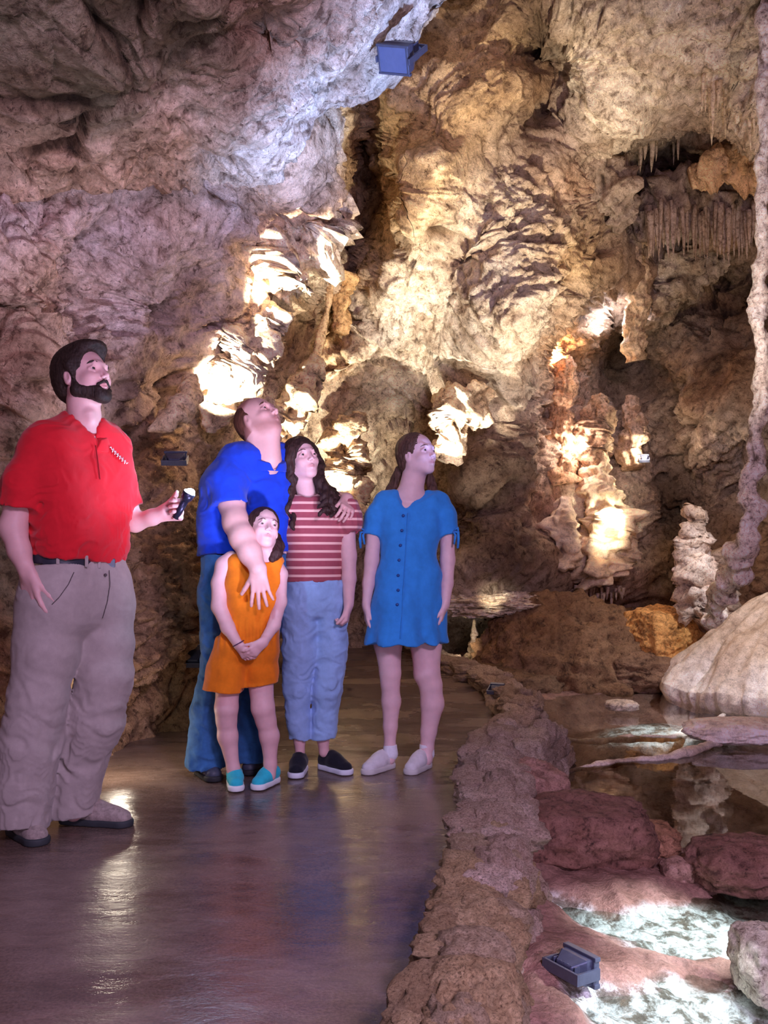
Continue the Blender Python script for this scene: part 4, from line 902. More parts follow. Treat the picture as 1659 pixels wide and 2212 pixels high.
def shoe(fig, heel, toe, zs=0.0, w=1.0, h=1.0, mu=None, ms=None, ml=None, label=None, tall=.085, dark=None):
    """heel, toe: ground points (x, y)"""
    hl = np.array([*heel, 0.]); to = np.array([*toe, 0.]); d = to-hl; L = np.linalg.norm(d); d /= L; a = np.array([-d[1], d[0], 0]); z = np.array([0, 0, 1.]); o_ = np.array([*fig.t.location])
    lo = np.minimum(hl, to)-.07; hi = np.maximum(hl, to)+.07
    F = Field(axis(lo[0], hi[0], .0045), axis(lo[1], hi[1], .0045), axis(-.01, .16, .0045))
    H_ = hl+d*.042*w; F.cone(H_+z*.045, hl+d*L*.5+z*.048*h, .040*w, .041*w, .02); F.cone(hl+d*L*.5+z*.046*h, to-d*.045*w+z*.030, .041*w, .038*w, .02, (z, 1.15)); F.cone(H_+z*.05+d*.006, H_+z*tall+d*.016, .038*w, .034*w, .02)
    F.cone(hl+d*L*.42+z*.075*h, to-d*.07+z*.045*h, .024*w, .026*w, .02)
    F.cone(H_+z*(tall+.012)+d*.016, H_+z*(tall+.05)+d*.016, .029*w, .03*w, .004, None, 's'); F.cut((0, 0, .014), (0, 0, -1))
    V, Fc = F.mesh(); u = mk('shoe', V-o_, Fc, mu); u.parent = fig.t
    if label: u['label'] = label
    S = Field(axis(lo[0], hi[0], .0045), axis(lo[1], hi[1], .0045), axis(-.01, .06, .004))
    S.cone(H_+z*.014, hl+d*L*.5+z*.014, .044*w, .043*w, .01); S.cone(hl+d*L*.5+z*.014, to-d*.043*w+z*.014, .043*w, .045*w, .01); S.cut((0, 0, .026), (0, 0, 1)); S.cut((0, 0, .001), (0, 0, -1))
    V, Fc = S.mesh(); s_ = mk('sole', V-o_, Fc, ms); s_.parent = u
    if ml:
        parts = []
        for k in range(5):
            t = .36+.075*k; c = hl+d*L*t+z*(.104-.050*(t-.3)/.4*1.25)*h; c[2] = min(c[2], .1); parts.append(tube([c-a*.017*w-z*.008+d*.006, c+z*.002, c+a*.017*w-z*.008+d*.006], .0025, 6))
        V, Fc = join(parts); l_ = mk('laces', V-o_, Fc, ml); l_.parent = u
    return u
SKIN = (.72, .42, .40)
# ============================================================ the guide
def guide():
    g = Fig(3.45, 'bearded man in red polo shirt and khaki trousers holding a lit torch, looking up', (-1.15, 3.43)); J = g.J; o_ = np.array([*g.t.location])
    H = Head(J(181, 817, 0), 64, 17, -3, 1.0)
    ms = skinmat('skin_guide', SKIN); mh = hairmat('hair_dark', (.028, .016, .012))
    F = g.field(-40, 440, 735, 1800, -.38, .40, .0075, [(85, 275, 740, 900, -.14, .14, .0032), (20, 110, 1225, 1320, -.26, -.08, .0045), (340, 425, 1060, 1150, 0.0, .2, .004)])
    H.build(F); F.cone(H(-.02, 0, -.05), J(186, 950, 0), g.R(34), g.R(38), .02)
    F.cone(J(193, 895, -.045), J(196, 905, -.045), g.R(9), g.R(8), .02)
    g.rows(F, [(118, -.08, 218, .08, 985, 34), (135, -.08, 205, .08, 1100, 50), (140, -.07, 195, .07, 1220, 46)], .012)
    g.limb(F, [(82, 968, -.13, 22), (40, 1085, -.17, 27), (28, 1140, -.18, 27), (42, 1190, -.19, 22), (58, 1236, -.19, 16)])
    g.limb(F, [(250, 975, .13, 22), (276, 1090, .15, 20), (292, 1128, .14, 21), (330, 1117, .11, 17), (356, 1107, .09, 13.5)])
    g.limb(F, [(120, 1260, -.08, 45), (92, 1480, -.1, 32), (55, 1740, -.1, 22), (60, 1775, -.1, 20)]); g.limb(F, [(215, 1260, .07, 45), (225, 1440, .05, 32), (155, 1730, .05, 22), (160, 1755, .05, 20)])
    hand(F, J(58, 1232, -.19), (.2, -.05, -1), (.55, .8, 0), side=1, sc=1.15, curl=(.18, .22, .28, .34), thumb=.45, tcurl=.12)
    # left fist closed around the torch
    w_ = J(352, 1108, .10); fd = J(398, 1100, .06)-w_; fd /= np.linalg.norm(fd)
    hand(F, w_, fd, (-.1, -1, .1), side=-1, sc=1.0, curl=(1.0, 1.05, 1.1, 1.15), spread=.02, thumb=.5, tcurl=.45)
    td = np.array([.50, -.18, .82]); td /= np.linalg.norm(td); tp = w_+fd*.098+np.array([0, -.030, .012])
    g.add('body', F, ms, tint=lambda V: H.tint(V, 0))
    H.details(g, mh, look=(0, .15))
    # hair, beard
    F = g.field(80, 290, 735, 900, -.16, .16, .0038)
    H.e(F, (-.020, 0, .044), (.108, .089, .094), .02); H.e(F, (.045, .01, .098), (.062, .062, .033), .03); H.e(F, (-.055, 0, -.01), (.066, .074, .072), .03)
    H.k(F, (.010, .079, .03), (.018, .076, -.02), .012, .007, .015); H.k(F, (.010, -.079, .03), (.018, -.076, -.02), .012, .007, .015)
    H.e(F, (.112, 0, .005), (.078, .10, .088), .008, 's')
    for q in (-1, 1): H.e(F, (-.004, q*.088, -.022), (.024, .022, .034), .006, 's')
    F.cut(H(-.02, 0, -.073), -H.u+.25*H.f)
    g.add('hair', F, mh, fold=strands(.0022, 2, (60, 60, 90)))
    F = g.field(120, 290, 810, 900, -.14, .14, .0034)
    for q in (-1, 1):
        H.k(F, (.010, q*.066, -.020), (.010, q*.060, -.060), .008, .0155, .012); H.k(F, (.004, q*.053, -.064), (.062, q*.018, -.096), .0235, .019, .015); H.k(F, (.030, q*.050, -.060), (.084, q*.026, -.078), .010, .007, .012); H.k(F, (.0965, q*.006, -.050), (.084, q*.029, -.064), .0042, .0042, .003)
    H.e(F, (.072, 0, -.100), (.028, .030, .022), .02); H.e(F, (.104, 0, -.066), (.016, .018, .0085), .004, 's'); F.cut(H(.0, 0, -.113), -H.u-.55*H.f)
    g.add('beard', F, mh, fold=strands(.0016, 4, (110, 110, 110)))
    # polo shirt
    red = clothmat('red_polo', (.62, .012, .022), .08, 18)
    F = g.field(-30, 320, 860, 1240, -.36, .36, .0058)
    g.rows(F, [(115, -.10, 222, .10, 968, 50), (120, -.10, 222, .09, 1040, 60), (138, -.08, 208, .08, 1120, 62), (142, -.08, 205, .08, 1165, 62), (140, -.07, 196, .07, 1195, 60)], .04)
    g.limb(F, [(150, 930, -.02, 40), (100, 953, -.11, 34)], .03); g.limb(F, [(205, 935, .03, 36), (245, 968, .12, 32)], .03)
    g.sleeve(F, [(100, 953, -.11, 34), (84, 970, -.13, 34), (50, 1045, -.17, 38), (42, 1110, -.175, 42)], J(42, 1093, -.17), (-.12, 0, -1), (J(28, 1145, -.18), J(44, 1065, -.175), g.R(35), g.R(33)))
    g.sleeve(F, [(245, 968, .12, 30), (262, 1040, .14, 29), (280, 1105, .15, 29)], J(276, 1092, .15), (.3, 0, -1), (J(292, 1125, .15), J(272, 1068, .15), g.R(24), g.R(22)))
    F.cut(J(160, 1201, 0), (-.10, 0, -1)); F.cone(J(186, 950, 0), H(-.02, 0, -.05), g.R(39), g.R(39), .01, None, 's'); F.cone(J(207, 925, -.11), J(205, 955, -.12), g.R(20), g.R(6), .01, None, 's')
    def fm(V): return .6+1.2*np.clip((J(0, 1040)[2]-V[:, 2])*4, 0, 1)
    sh_ = g.add('shirt', F, red, fold=folds(.0075, (5, 5, 11), 3, .007, fm))
    g.collar(J(187, 945, 0), H(-.02, 0, -.06), g.R(38), g.R(34), .028, math.radians(35), red, h=.062)
    belt = plain('belt_leather', (.03, .03, .045), .4); kh = clothmat('khaki_cloth', (.40, .34, .31), .1, 25)
    F = g.field(40, 290, 1165, 1250, -.30, .30, .005); g.rows(F, [(133, -.075, 198, .075, 1195, 60.5), (133, -.075, 198, .075, 1235, 61.5)], .03); F.cut(J(160, 1190), (-.10, 0, 1)); F.cut(J(160, 1221), (-.10, 0, -1)); b_ = g.add('belt', F, belt)
    v, f = boxes([(g.surf(b_, 236, 1216, 8, -.001), (.045, .008, .032), np.array(Matrix.Rotation(math.radians(35), 3, 'Z')))]); o = mk('buckle', v-o_, f, plain('buckle_metal', (.30, .32, .40), .3, .9), smooth=False); o.parent = b_; bevel(o)
    # trousers
    F = g.field(-50, 320, 1195, 1800, -.36, .36, .0062)
    g.rows(F, [(132, -.075, 198, .075, 1215, 59), (126, -.08, 210, .07, 1265, 66), (122, -.08, 216, .07, 1310, 68)], .04)
    RL = [(112, 1310, -.08, 72), (100, 1400, -.09, 66), (82, 1500, -.10, 56), (66, 1600, -.11, 58), (50, 1700, -.11, 54), (46, 1768, -.11, 52)]; LL = [(216, 1310, .07, 68), (228, 1390, .05, 58), (226, 1460, .03, 57), (206, 1560, .03, 54), (172, 1650, .05, 47), (154, 1748, .06, 50)]
    g.limb(F, RL, .025); g.limb(F, LL, .025); F.cut(J(160, 1218), (-.10, 0, 1)); F.cut(J(50, 1770, -.11), (.05, 0, -1), *g.box(-80, 1700, 101, 1900)); F.cut(J(150, 1752, .06), (.1, 0, -1), *g.box(101, 1700, 320, 1900))
    F.cone(J(46, 1790, -.11), J(48, 1745, -.11), g.R(44), g.R(44), .006, None, 's'); F.cone(J(154, 1770, .06), J(158, 1725, .06), g.R(41), g.R(40), .006, None, 's')
    def fd2(V, n):
        lo_ = np.clip((J(0, 1430)[2]-V[:, 2])*3, 0, 1); q = V.copy(); q[:, 2] += q[:, 0]*.8
        return (.003+.012*lo_)*ridged(q*np.array([5, 5, 9])+8+fbm(V*5, 2)[:, None], 2, .5)+.004*fbm(V*5, 2)
    tr = g.add('trousers', F, kh, fold=fd2)
    for px, dy in ((125, -.19), (187, -.155), (214, -.03)):
        v, f = boxes([(g.surf(b_, px, 1210+(px-160)*.1, 8, .001), (.012, .008, .042), None)]); o = mk('belt_loop', v-o_, f, kh, smooth=False); o.parent = tr; bevel(o)
    dk = plain('dark_stitch', (.10, .08, .08), .9)  # dark colour of the pocket edge, fly seam and button
    g.seam(tr, [(160, 1236), (148, 1262), (128, 1290), (112, 1306)], .0016, dk, 'pocket_edge'); g.seam(tr, [(236, 1232), (238, 1262), (232, 1300), (222, 1335)], .0013, dk, 'fly_seam')
    v, f = ico(2); o = mk('trouser_button', v*np.array([.006, .004, .006])+g.surf(tr, 228, 1242)-o_, f, dk); o.parent = tr
    g.seam(sh_, [(207, 962), (212, 1000), (216, 1035)], .0022, plain('red_seam', (.30, .006, .012), .9), 'placket')
    mu = clothmat('hiking_shoe', (.34, .27, .24), .35, 60); msl = plain('dark_rubber', (.035, .04, .045), .7); mlc = plain('brown_lace', (.12, .08, .06), .8)
    y1, y2 = 3.33, 3.52
    shoe(g, ((18-829.5)*y1/FPX-.02, y1+.10), ((108-829.5)*y1/FPX, y1-.08), mu=mu, ms=msl, ml=mlc, w=1.06); shoe(g, ((125-829.5)*y2/FPX, y2+.03), ((290-829.5)*y2/FPX, y2-.03), mu=mu, ms=msl, ml=mlc, w=1.02, tall=.08)
    # white embroidered mark on the chest (slanted script-like strokes)
    mw = plain('white_thread', (.9, .8, .8), .7)
    parts = []
    for k in range(7):
        px = 240+k*5.2; py = 968+k*5.0; base = J(px, py, -.3); 
        parts.append(tube([J(px-2.5, py+4-(k == 0)*5, 0), J(px, py-3-(k in (1, 5))*3, 0), J(px+2.5, py+4, 0), J(px+5, py+1, 0)], .0016, 5))
    V, Fc = join(parts); mark = ('mark', V, Fc, mw)
    sh = [c for c in g.t.children if c.name.startswith('shirt')][0]
    co = np.array([q.co[:] for q in sh.data.vertices])+o_; V2 = V.copy()
    for i, p in enumerate(V):    # lay the thread on the cloth
        dpx = np.hypot((co[:, 0]/co[:, 1]-p[0]/p[1])*FPX, ((co[:, 2]-CAMH)/co[:, 1]-(p[2]-CAMH)/p[1])*FPX); near = co[dpx < 9]
        yy = near[:, 1].min() if len(near) else 3.3; V2[i] = np.array([0, 0, CAMH])+(p-np.array([0, 0, CAMH]))*((yy-.002+(p[1]-g.Y0)*.2)/g.Y0)
    o = mk('embroidered_mark', V2-o_, Fc, mw); o.parent = sh; o['label'] = 'small white embroidered script mark'
    # torch, held in the fist
    t = thing('torch', 'small black torch glowing white in the hand of the man in red', 'torch', tp); mt = plain('torch_metal', (.03, .03, .06), .35, .6)
    for nm, pts, rd, mt_ in (('barrel', [-.055, .025], .0135, mt), ('head', [.02, .035, .058], [.0135, .022, .024], mt)):
        V, Fc = tube([td*k for k in pts], rd, 16); o = mk(nm, V, Fc, mt_); o.parent = t
    V, Fc = tube([td*.055, td*.0605], .0215, 16); o = mk('lens', V, Fc, glow('torch_light', (.75, .86, 1), 60)); o.parent = t
    v, f = ico(3); o = mk('bulb', v*np.array([.019, .019, .014])+td*.060, f, bpy.data.materials['torch_light']); o.parent = t
    lamp('POINT', tp+td*.11+np.array([.02, .03, 0]), 5, (.45, .68, 1), size=.02)
guide()
# ============================================================ man in blue
def man():
    g = Fig(4.32, 'balding man in royal blue polo shirt and jeans, head thrown back', (-.72, 4.3)); J = g.J; o_ = np.array([*g.t.location])
    H = Head(J(558, 908, 0), 58, 36, -4, 1.0); ms = skinmat('skin_man', (.74, .41, .38)); mh = hairmat('hair_auburn', (.10, .035, .022))
    F = g.field(420, 800, 840, 1700, -.48, .36, .0075, [(500, 620, 845, 975, -.15, .14, .0036), (520, 605, 1215, 1325, -.48, -.28, .0045), (725, 785, 1060, 1150, -.1, .08, .0045)])
    H.build(F, fat=1.1); F.cone(H(-.02, 0, -.05), J(572, 1000, .0), g.R(35), g.R(38), .03); F.cone(H(.03, 0, -.07), J(585, 990, -.05), g.R(22), g.R(20), .03)
    g.rows(F, [(515, -.05, 590, .08, 1030, 32), (500, -.05, 580, .07, 1110, 40), (500, -.04, 570, .05, 1230, 40)], .012)
    g.limb(F, [(485, 1010, -.08, 22), (500, 1085, -.16, 27), (510, 1130, -.23, 25.5), (524, 1162, -.285, 25), (540, 1195, -.33, 21.5), (557, 1228, -.375, 17)], .03)
    g.limb(F, [(620, 1025, .1, 22), (690, 1085, .20, 20), (730, 1080, .12, 17), (750, 1078, .05, 14)])
    g.limb(F, [(490, 1230, -.04, 36), (478, 1430, -.05, 24), (440, 1640, -.05, 18)]); g.limb(F, [(560, 1230, .05, 36), (552, 1430, .05, 22), (546, 1630, .05, 17)])
    hand(F, J(557, 1230, -.378), (.12, -.01, -1), (.05, 1, 0), side=-1, sc=1.02, curl=(.12, .1, .1, .14), spread=.24, thumb=.75, tcurl=.05)
    hand(F, J(750, 1078, .05), (.05, -.75, -.55), (-.5, .1, -.8), side=-1, sc=.95, curl=(.5, .5, .5, .5), spread=.1, thumb=.5)
    g.add('body', F, ms, tint=lambda V: H.tint(V, .8, (.75, (.42, .22, .17)))); H.details(g, mh, look=(0, .3), brow=True)
    F = g.field(490, 620, 840, 960, -.16, .16, .004)        # thin cropped hair around the back of the head
    H.e(F, (-.024, 0, .025), (.098, .0815, .088), .01); H.e(F, (-.05, 0, -.02), (.062, .068, .06), .02); H.e(F, (.085, 0, .05), (.105, .12, .095), .01, 's'); H.e(F, (.06, 0, -.06), (.07, .1, .06), .01, 's')
    for q in (-1, 1): H.e(F, (-.004, q*.088, -.022), (.024, .022, .034), .006, 's')
    F.cut(H(-.02, 0, -.062), -H.u+.25*H.f); g.add('hair', F, mh, fold=strands(.0012, 2, (60, 60, 60)))
    blue = clothmat('blue_polo', (.008, .045, .52), .1, 18)
    F = g.field(415, 670, 930, 1230, -.36, .34, .0062)
    g.rows(F, [(520, -.05, 600, .08, 998, 38), (492, -.06, 582, .08, 1055, 50), (484, -.06, 582, .07, 1125, 50), (484, -.05, 576, .06, 1195, 49)], .04)
    g.limb(F, [(548, 975, 0, 30), (505, 998, -.07, 28)], .03); g.limb(F, [(600, 990, .05, 26), (628, 1022, .1, 30), (655, 1060, .15, 28)], .03)
    g.sleeve(F, [(505, 998, -.07, 30), (488, 1040, -.13, 35), (500, 1110, -.18, 38)], J(499, 1089, -.17), (.15, -.25, -1), (J(509, 1128, -.22), J(496, 1065, -.155), g.R(33), g.R(31)))
    F.cut(J(520, 1193), (0.05, 0, -1)); F.cone(J(572, 1000, .0), H(-.02, 0, -.05), g.R(36), g.R(38), .01, None, 's'); F.cone(J(592, 968, -.10), J(586, 990, -.085), g.R(14), g.R(4), .01, None, 's')
    g.add('shirt', F, blue, fold=folds(.0055, (5, 5, 10), 13, .005))
    g.collar(J(573, 994, 0), H(-.02, 0, -.06), g.R(38), g.R(36), .030, math.radians(35), blue, h=.058)
    jn = clothmat('mid_blue_jeans', (.035, .13, .33), .35, 14)
    F = g.field(390, 640, 1180, 1680, -.32, .32, .0065); g.rows(F, [(488, -.05, 574, .06, 1205, 46), (484, -.05, 572, .06, 1280, 50)], .03)
    g.limb(F, [(482, 1290, -.05, 50), (478, 1430, -.05, 42), (456, 1540, -.05, 42), (445, 1648, -.05, 42)], .02); g.limb(F, [(570, 1290, .05, 48), (556, 1430, .05, 38), (550, 1540, .04, 34), (542, 1640, .04, 34)], .02)
    F.cut(J(0, 1199), (0, 0, 1)); F.cut(J(445, 1655, -.05), (0.03, 0, -1)); F.cone(J(445, 1680, -.05), J(447, 1635, -.05), g.R(35), g.R(35), .005, None, 's')
    g.add('jeans', F, jn, fold=folds(.005, (7, 7, 12), 4, .004))
    F = g.field(420, 640, 1185, 1215, -.25, .25, .006); g.rows(F, [(488, -.05, 574, .06, 1201, 47.5)], .03); F.cut(J(0, 1195), (0, 0, 1)); F.cut(J(0, 1209), (0, 0, -1)); g.add('belt', F, plain('black_belt', (.02, .02, .03), .4))
    mu = plain('dark_leather_shoe', (.05, .055, .09), .5, var=.2); msl = plain('black_rubber', (.02, .02, .025), .7)
    for px, py, tx in ((420, 4.30, 480), (560, 4.42, 540)):
        shoe(g, ((px+8-829.5)*py/FPX, py+.05), ((tx-829.5)*py/FPX, py-.14), mu=mu, ms=msl, ml=msl, w=1.0)
man()
# ============================================================ small girl in orange
def girl():
    g = Fig(4.08, 'small girl in sleeveless orange romper and turquoise shoes with clasped hands', (-.6, 4.08)); J = g.J; o_ = np.array([*g.t.location])
    H = Head(J(570, 1143, 0), 24, 17, -8, .84); ms = skinmat('skin_girl', (.78, .47, .47)); mh = hairmat('hair_dark_brown', (.045, .018, .016))
    F = g.field(440, 630, 1090, 1690, -.24, .22, .0065, [(525, 612, 1090, 1200, -.13, .10, .0034), (500, 580, 1380, 1450, -.2, -.06, .0036)])
    H.build(F, True); F.cone(H(-.015, 0, -.06), J(582, 1215, .02), g.R(18), g.R(21), .02)
    g.rows(F, [(515, 0, 590, 0.03, 1225, 20), (522, 0, 575, .02, 1300, 25), (512, 0, 565, .02, 1400, 30)], .012)
    g.limb(F, [(500, 1208, 0, 18), (486, 1222, -.0, 20), (476, 1260, -.01, 19), (474, 1310, -.03, 17), (492, 1355, -.08, 14.5), (515, 1393, -.12, 10)], .015)
    g.limb(F, [(592, 1215, .03, 15), (606, 1240, .03, 15), (604, 1300, .0, 15), (592, 1350, -.06, 13), (568, 1388, -.115, 10)], .015)
    g.limb(F, [(495, 1440, 0, 28), (489, 1530, -.01, 24), (489, 1555, 0, 21), (492, 1590, .01, 21), (504, 1660, .01, 13), (506, 1680, .0, 12)], .02); g.limb(F, [(560, 1440, .02, 30), (568, 1530, .01, 24), (574, 1555, .02, 21), (582, 1590, .03, 20.5), (584, 1650, .03, 13), (584, 1675, .02, 12)], .02)
    hand(F, J(515, 1393, -.12), (.55, -.15, -.75), (.5, .6, 0), side=1, sc=.66, curl=(.5, .5, .55, .6), thumb=.4)
    hand(F, J(568, 1388, -.125), (-.7, -.25, -.65), (-.4, .8, .2), side=-1, sc=.66, curl=(.35, .4, .4, .45), spread=.1, thumb=.5)
    g.add('body', F, ms, tint=lambda V: H.tint(V)); H.details(g, mh, True, look=(.15, .15))
    F = g.field(510, 625, 1080, 1220, -.14, .16, .0038)
    H.e(F, (-.026, 0, .035), (.101, .082, .090), .02); H.e(F, (-.05, 0, -.01), (.07, .072, .07), .02); H.e(F, (.092, .006, -.016), (.068, .076, .082), .012, 's'); H.k(F, (.0, -.074, .03), (.012, -.070, -.02), .009, .004, .01)
    for q in (-1, 1): H.e(F, (-.004, q*.082, -.022), (.020, .018, .030), .006, 's')
    F.cut(H(-.02, 0, -.075), -H.u); g.limb(F, [(598, 1160, .06, 8), (600, 1180, .03, 13), (596, 1196, .0, 12), (588, 1208, -.02, 7)], .01)
    g.add('hair', F, mh, fold=strands(.003, 6, (60, 60, 12)))
    orr = clothmat('orange_romper', (.80, .20, .008), .12, 22)
    F = g.field(425, 625, 1190, 1510, -.22, .22, .005)
    g.rows(F, [(514, 0, 590, .025, 1218, 22), (518, 0, 583, .02, 1260, 29), (524, 0, 574, .02, 1310, 31), (524, 0, 566, .02, 1355, 32), (512, 0, 560, .02, 1400, 40)], .03)
    g.limb(F, [(505, 1400, 0, 42), (492, 1450, 0, 44), (484, 1500, 0, 46)], .015); g.limb(F, [(560, 1400, .02, 38), (563, 1450, .02, 37), (563, 1500, .02, 38)], .015)
    F.cut(J(484, 1490, 0), (-.08, 0, -1), *g.box(400, 1440, 527, 1600)); F.cut(J(563, 1478, 0), (.12, 0, -1), *g.box(527, 1440, 640, 1600)); F.cone(J(528, 1520, -.15), J(528, 1455, -.12), g.R(9), g.R(1), .01, None, 's')
    F.cone(J(484, 1530, 0), J(489, 1460, 0), g.R(39), g.R(34), .004, None, 's'); F.cone(J(564, 1530, .02), J(563, 1460, .02), g.R(32), g.R(28), .004, None, 's')
    F.cut(J(540, 1196), (-.05, 0, 1)); F.cone(J(583, 1205, .02), J(580, 1180, 0), g.R(24), g.R(30), .008, None, 's'); F.cone(J(585, 1220, -.1), J(582, 1200, -.06), g.R(5), g.R(14), .01, None, 's')
    F.cone(J(476, 1225, 0), J(478, 1275, 0), g.R(25), g.R(22), .008, None, 's'); F.cone(J(612, 1235, .03), J(610, 1280, .0), g.R(21), g.R(18), .008, None, 's')
    def fo(V, n):
        x = V[:, 0]; m = np.exp(-((V[:, 2]-J(0, 1365)[2])/.06)**2); return .004*m*np.sin(x*210)+.003*fbm(V*7, 2)+.0025*ridged(V*np.array([12, 12, 6])+3, 2)
    g.add('romper', F, orr, fold=fo)
    V, Fc = tube([J(515, 1390, -.12)+g.R(12.5)*np.array([math.cos(a)*.9, math.sin(a), -math.cos(a)*-.5]) for a in np.linspace(0, 2*math.pi, 14)], .0022, 6); o = mk('bracelet', V-o_, Fc, plain('bracelet_cord', (.08, .02, .08), .6)); o.parent = g.t
    tq = clothmat('turquoise_canvas', (.03, .52, .66), .12, 40); wh = plain('white_rubber', (.82, .86, .88), .5)
    Ya, Yb = 4.10, 4.10
    shoe(g, ((500-829.5)*Ya/FPX, Ya+.07), ((520-829.5)*Ya/FPX, Ya-.115), mu=tq, ms=wh, ml=None, w=.82, h=.9, tall=.06); shoe(g, ((592-829.5)*Yb/FPX, Yb+.09), ((556-829.5)*Yb/FPX, Yb-.09), mu=tq, ms=wh, ml=None, w=.82, h=.9, tall=.06)
girl()
def lock(F, H, pts, r0, r1, wave=0.0, ph=0, n=9, k=.006):
    """one lock of hair along head-local or world points"""
    pts = np.array(pts, float); t = np.linspace(0, 1, n*(len(pts)-1)+1); c = np.stack([np.interp(t, np.linspace(0, 1, len(pts)), pts[:, i]) for i in range(3)], 1)
    L = np.concatenate([[0], np.cumsum(np.linalg.norm(np.diff(c, axis=0), axis=1))]); a = np.clip(L/.10, 0, 1)
    c[:, 0] += wave*a*np.sin(L*75+ph); c[:, 1] += wave*a*np.cos(L*75+ph*1.7)
    F.chain(c, np.interp(t, [0, .6, 1], [r0, r0*.9, r1]), k)
# ============================================================ girl in striped top
def striped():
    g = Fig(4.37, 'teenage girl in maroon striped top and light blue jeans with long wavy dark hair', (-.33, 4.37)); J = g.J; o_ = np.array([*g.t.location])
    H = Head(J(652, 994, 0), 30, 17, 6, .92); ms = skinmat('skin_striped', (.78, .47, .47)); mh = hairmat('hair_wavy_brown', (.040, .018, .015))
    F = g.field(600, 790, 935, 1640, -.26, .24, .007, [(605, 705, 940, 1050, -.14, .12, .0036), (725, 775, 1290, 1370, -.14, .02, .0042)])
    H.build(F, True); F.cone(H(-.02, 0, -.05), J(668, 1088, .02), g.R(22), g.R(24), .025)
    g.rows(F, [(655, 0, 712, .02, 1110, 22), (660, 0, 702, .02, 1180, 28), (660, 0, 698, .02, 1270, 30)], .012)
    g.limb(F, [(728, 1100, .02, 18), (750, 1130, .01, 17), (753, 1200, .0, 17), (754, 1250, -.02, 15), (753, 1306, -.06, 11)], .015); g.limb(F, [(640, 1100, 0, 18), (622, 1150, 0, 16), (618, 1240, 0, 14), (630, 1320, -.04, 11)], .015)
    g.limb(F, [(655, 1290, 0, 30), (640, 1470, 0, 20), (647, 1600, 0, 11), (648, 1625, 0, 11)]); g.limb(F, [(706, 1290, .02, 30), (705, 1470, .02, 20), (698, 1600, .02, 11.5), (700, 1625, .02, 11.5)])
    hand(F, J(753, 1308, -.06), (-.12, -.15, -1), (-1, .1, .1), side=-1, sc=.84, curl=(.75, .8, .85, .9), spread=.03, thumb=.35, tcurl=.4)
    g.add('body', F, ms, tint=lambda V: H.tint(V)); H.details(g, mh, True, look=(.1, .2))
    # long centre-parted wavy hair
    F = g.field(590, 790, 930, 1190, -.2, .2, .0048)
    H.e(F, (-.022, 0, .034), (.106, .088, .095), .02); H.e(F, (-.045, 0, -.03), (.085, .085, .10), .03); H.e(F, (.100, 0, -.028), (.073, .060, .092), .012, 's'); H.e(F, (.05, 0, -.12), (.1, .05, .09), .02, 's')
    rl = random.Random(3)
    for k in range(11):
        a = k/10; lock(F, H, [H(.035-.07*a, -.062-.01*a, .06), H(.02-.08*a, -.086, -.02), J(628+8*a, 1050, -.02+.07*a), J(624+16*a+rl.uniform(-4, 4), 1100, -.05+.10*a), J(636+10*a+rl.uniform(-6, 6), 1150+rl.uniform(-15, 8), -.09+.1*a)], .012, .004, .009, k*1.3)
    for k in range(17):
        a = k/16; lock(F, H, [H(.035-.08*a, .060+.01*a, .06), H(.015-.08*a, .088, -.02), J(690-4*a, 1035, -.05+.09*a), J(700+22*a+rl.uniform(-6, 6), 1070, -.10+.12*a), J(696+48*a+rl.uniform(-8, 8), 1105+rl.uniform(-12, 10), -.13+.12*a)], .0125, .004, .013, k*2.1)
    H.e(F, (.100, 0, -.025), (.070, .055, .085), .006, 's')
    g.add('hair', F, mh, fold=strands(.004, 8, (60, 60, 14)))
    def stripes(nt, co, col):
        sp = node(nt, 'ShaderNodeSeparateXYZ'); link(nt, co, sp.inputs[0]); m1 = node(nt, 'ShaderNodeMath', operation='MULTIPLY'); m1.inputs[1].default_value = 1/.0378; link(nt, sp.outputs[2], m1.inputs[0])
        m2 = node(nt, 'ShaderNodeMath', operation='FRACT'); link(nt, m1.outputs[0], m2.inputs[0]); r = ramp(nt, m2.outputs[0], [(.30, (0, 0, 0)), (.34, (1, 1, 1)), (.60, (1, 1, 1)), (.64, (0, 0, 0))])
        return mix(nt, col, (.86, .50, .44), r.outputs[0])
    top = clothmat('striped_knit', (.36, .075, .10), .1, 30, extra=stripes)
    F = g.field(600, 800, 1060, 1275, -.24, .24, .005)
    g.rows(F, [(652, 0, 714, .02, 1095, 28), (655, 0, 706, .02, 1150, 36), (657, 0, 702, .02, 1210, 36), (656, 0, 698, .02, 1256, 40)], .03); F.cut(J(0, 1256), (0, 0, -1))
    g.limb(F, [(728, 1095, .02, 22), (748, 1105, .01, 27), (754, 1128, .0, 26)], .02); g.limb(F, [(640, 1095, .0, 22), (622, 1110, .0, 26), (616, 1130, .0, 24)], .02)
    F.cone(J(755, 1165, 0), J(754, 1145, 0), g.R(20), g.R(17), .006, None, 's'); F.cone(J(668, 1092, .02), H(-.02, 0, -.05), g.R(27), g.R(26), .008, None, 's')
    def fs(V, n):
        m = np.clip((V[:, 0]-J(735, 0)[0])*30, 0, 1); return .0025*fbm(V*8, 2)+m*.009*ridged(V*np.array([26, 26, 10]), 2)
    g.add('top', F, top, fold=fs)
    def fade(nt, co, col): return col
    jn = clothmat('light_blue_jeans', (.30, .46, .74), .18, 12)
    F = g.field(590, 770, 1245, 1610, -.24, .24, .0055); g.rows(F, [(660, 0, 704, .02, 1262, 38), (660, 0, 704, .02, 1300, 41)], .03)
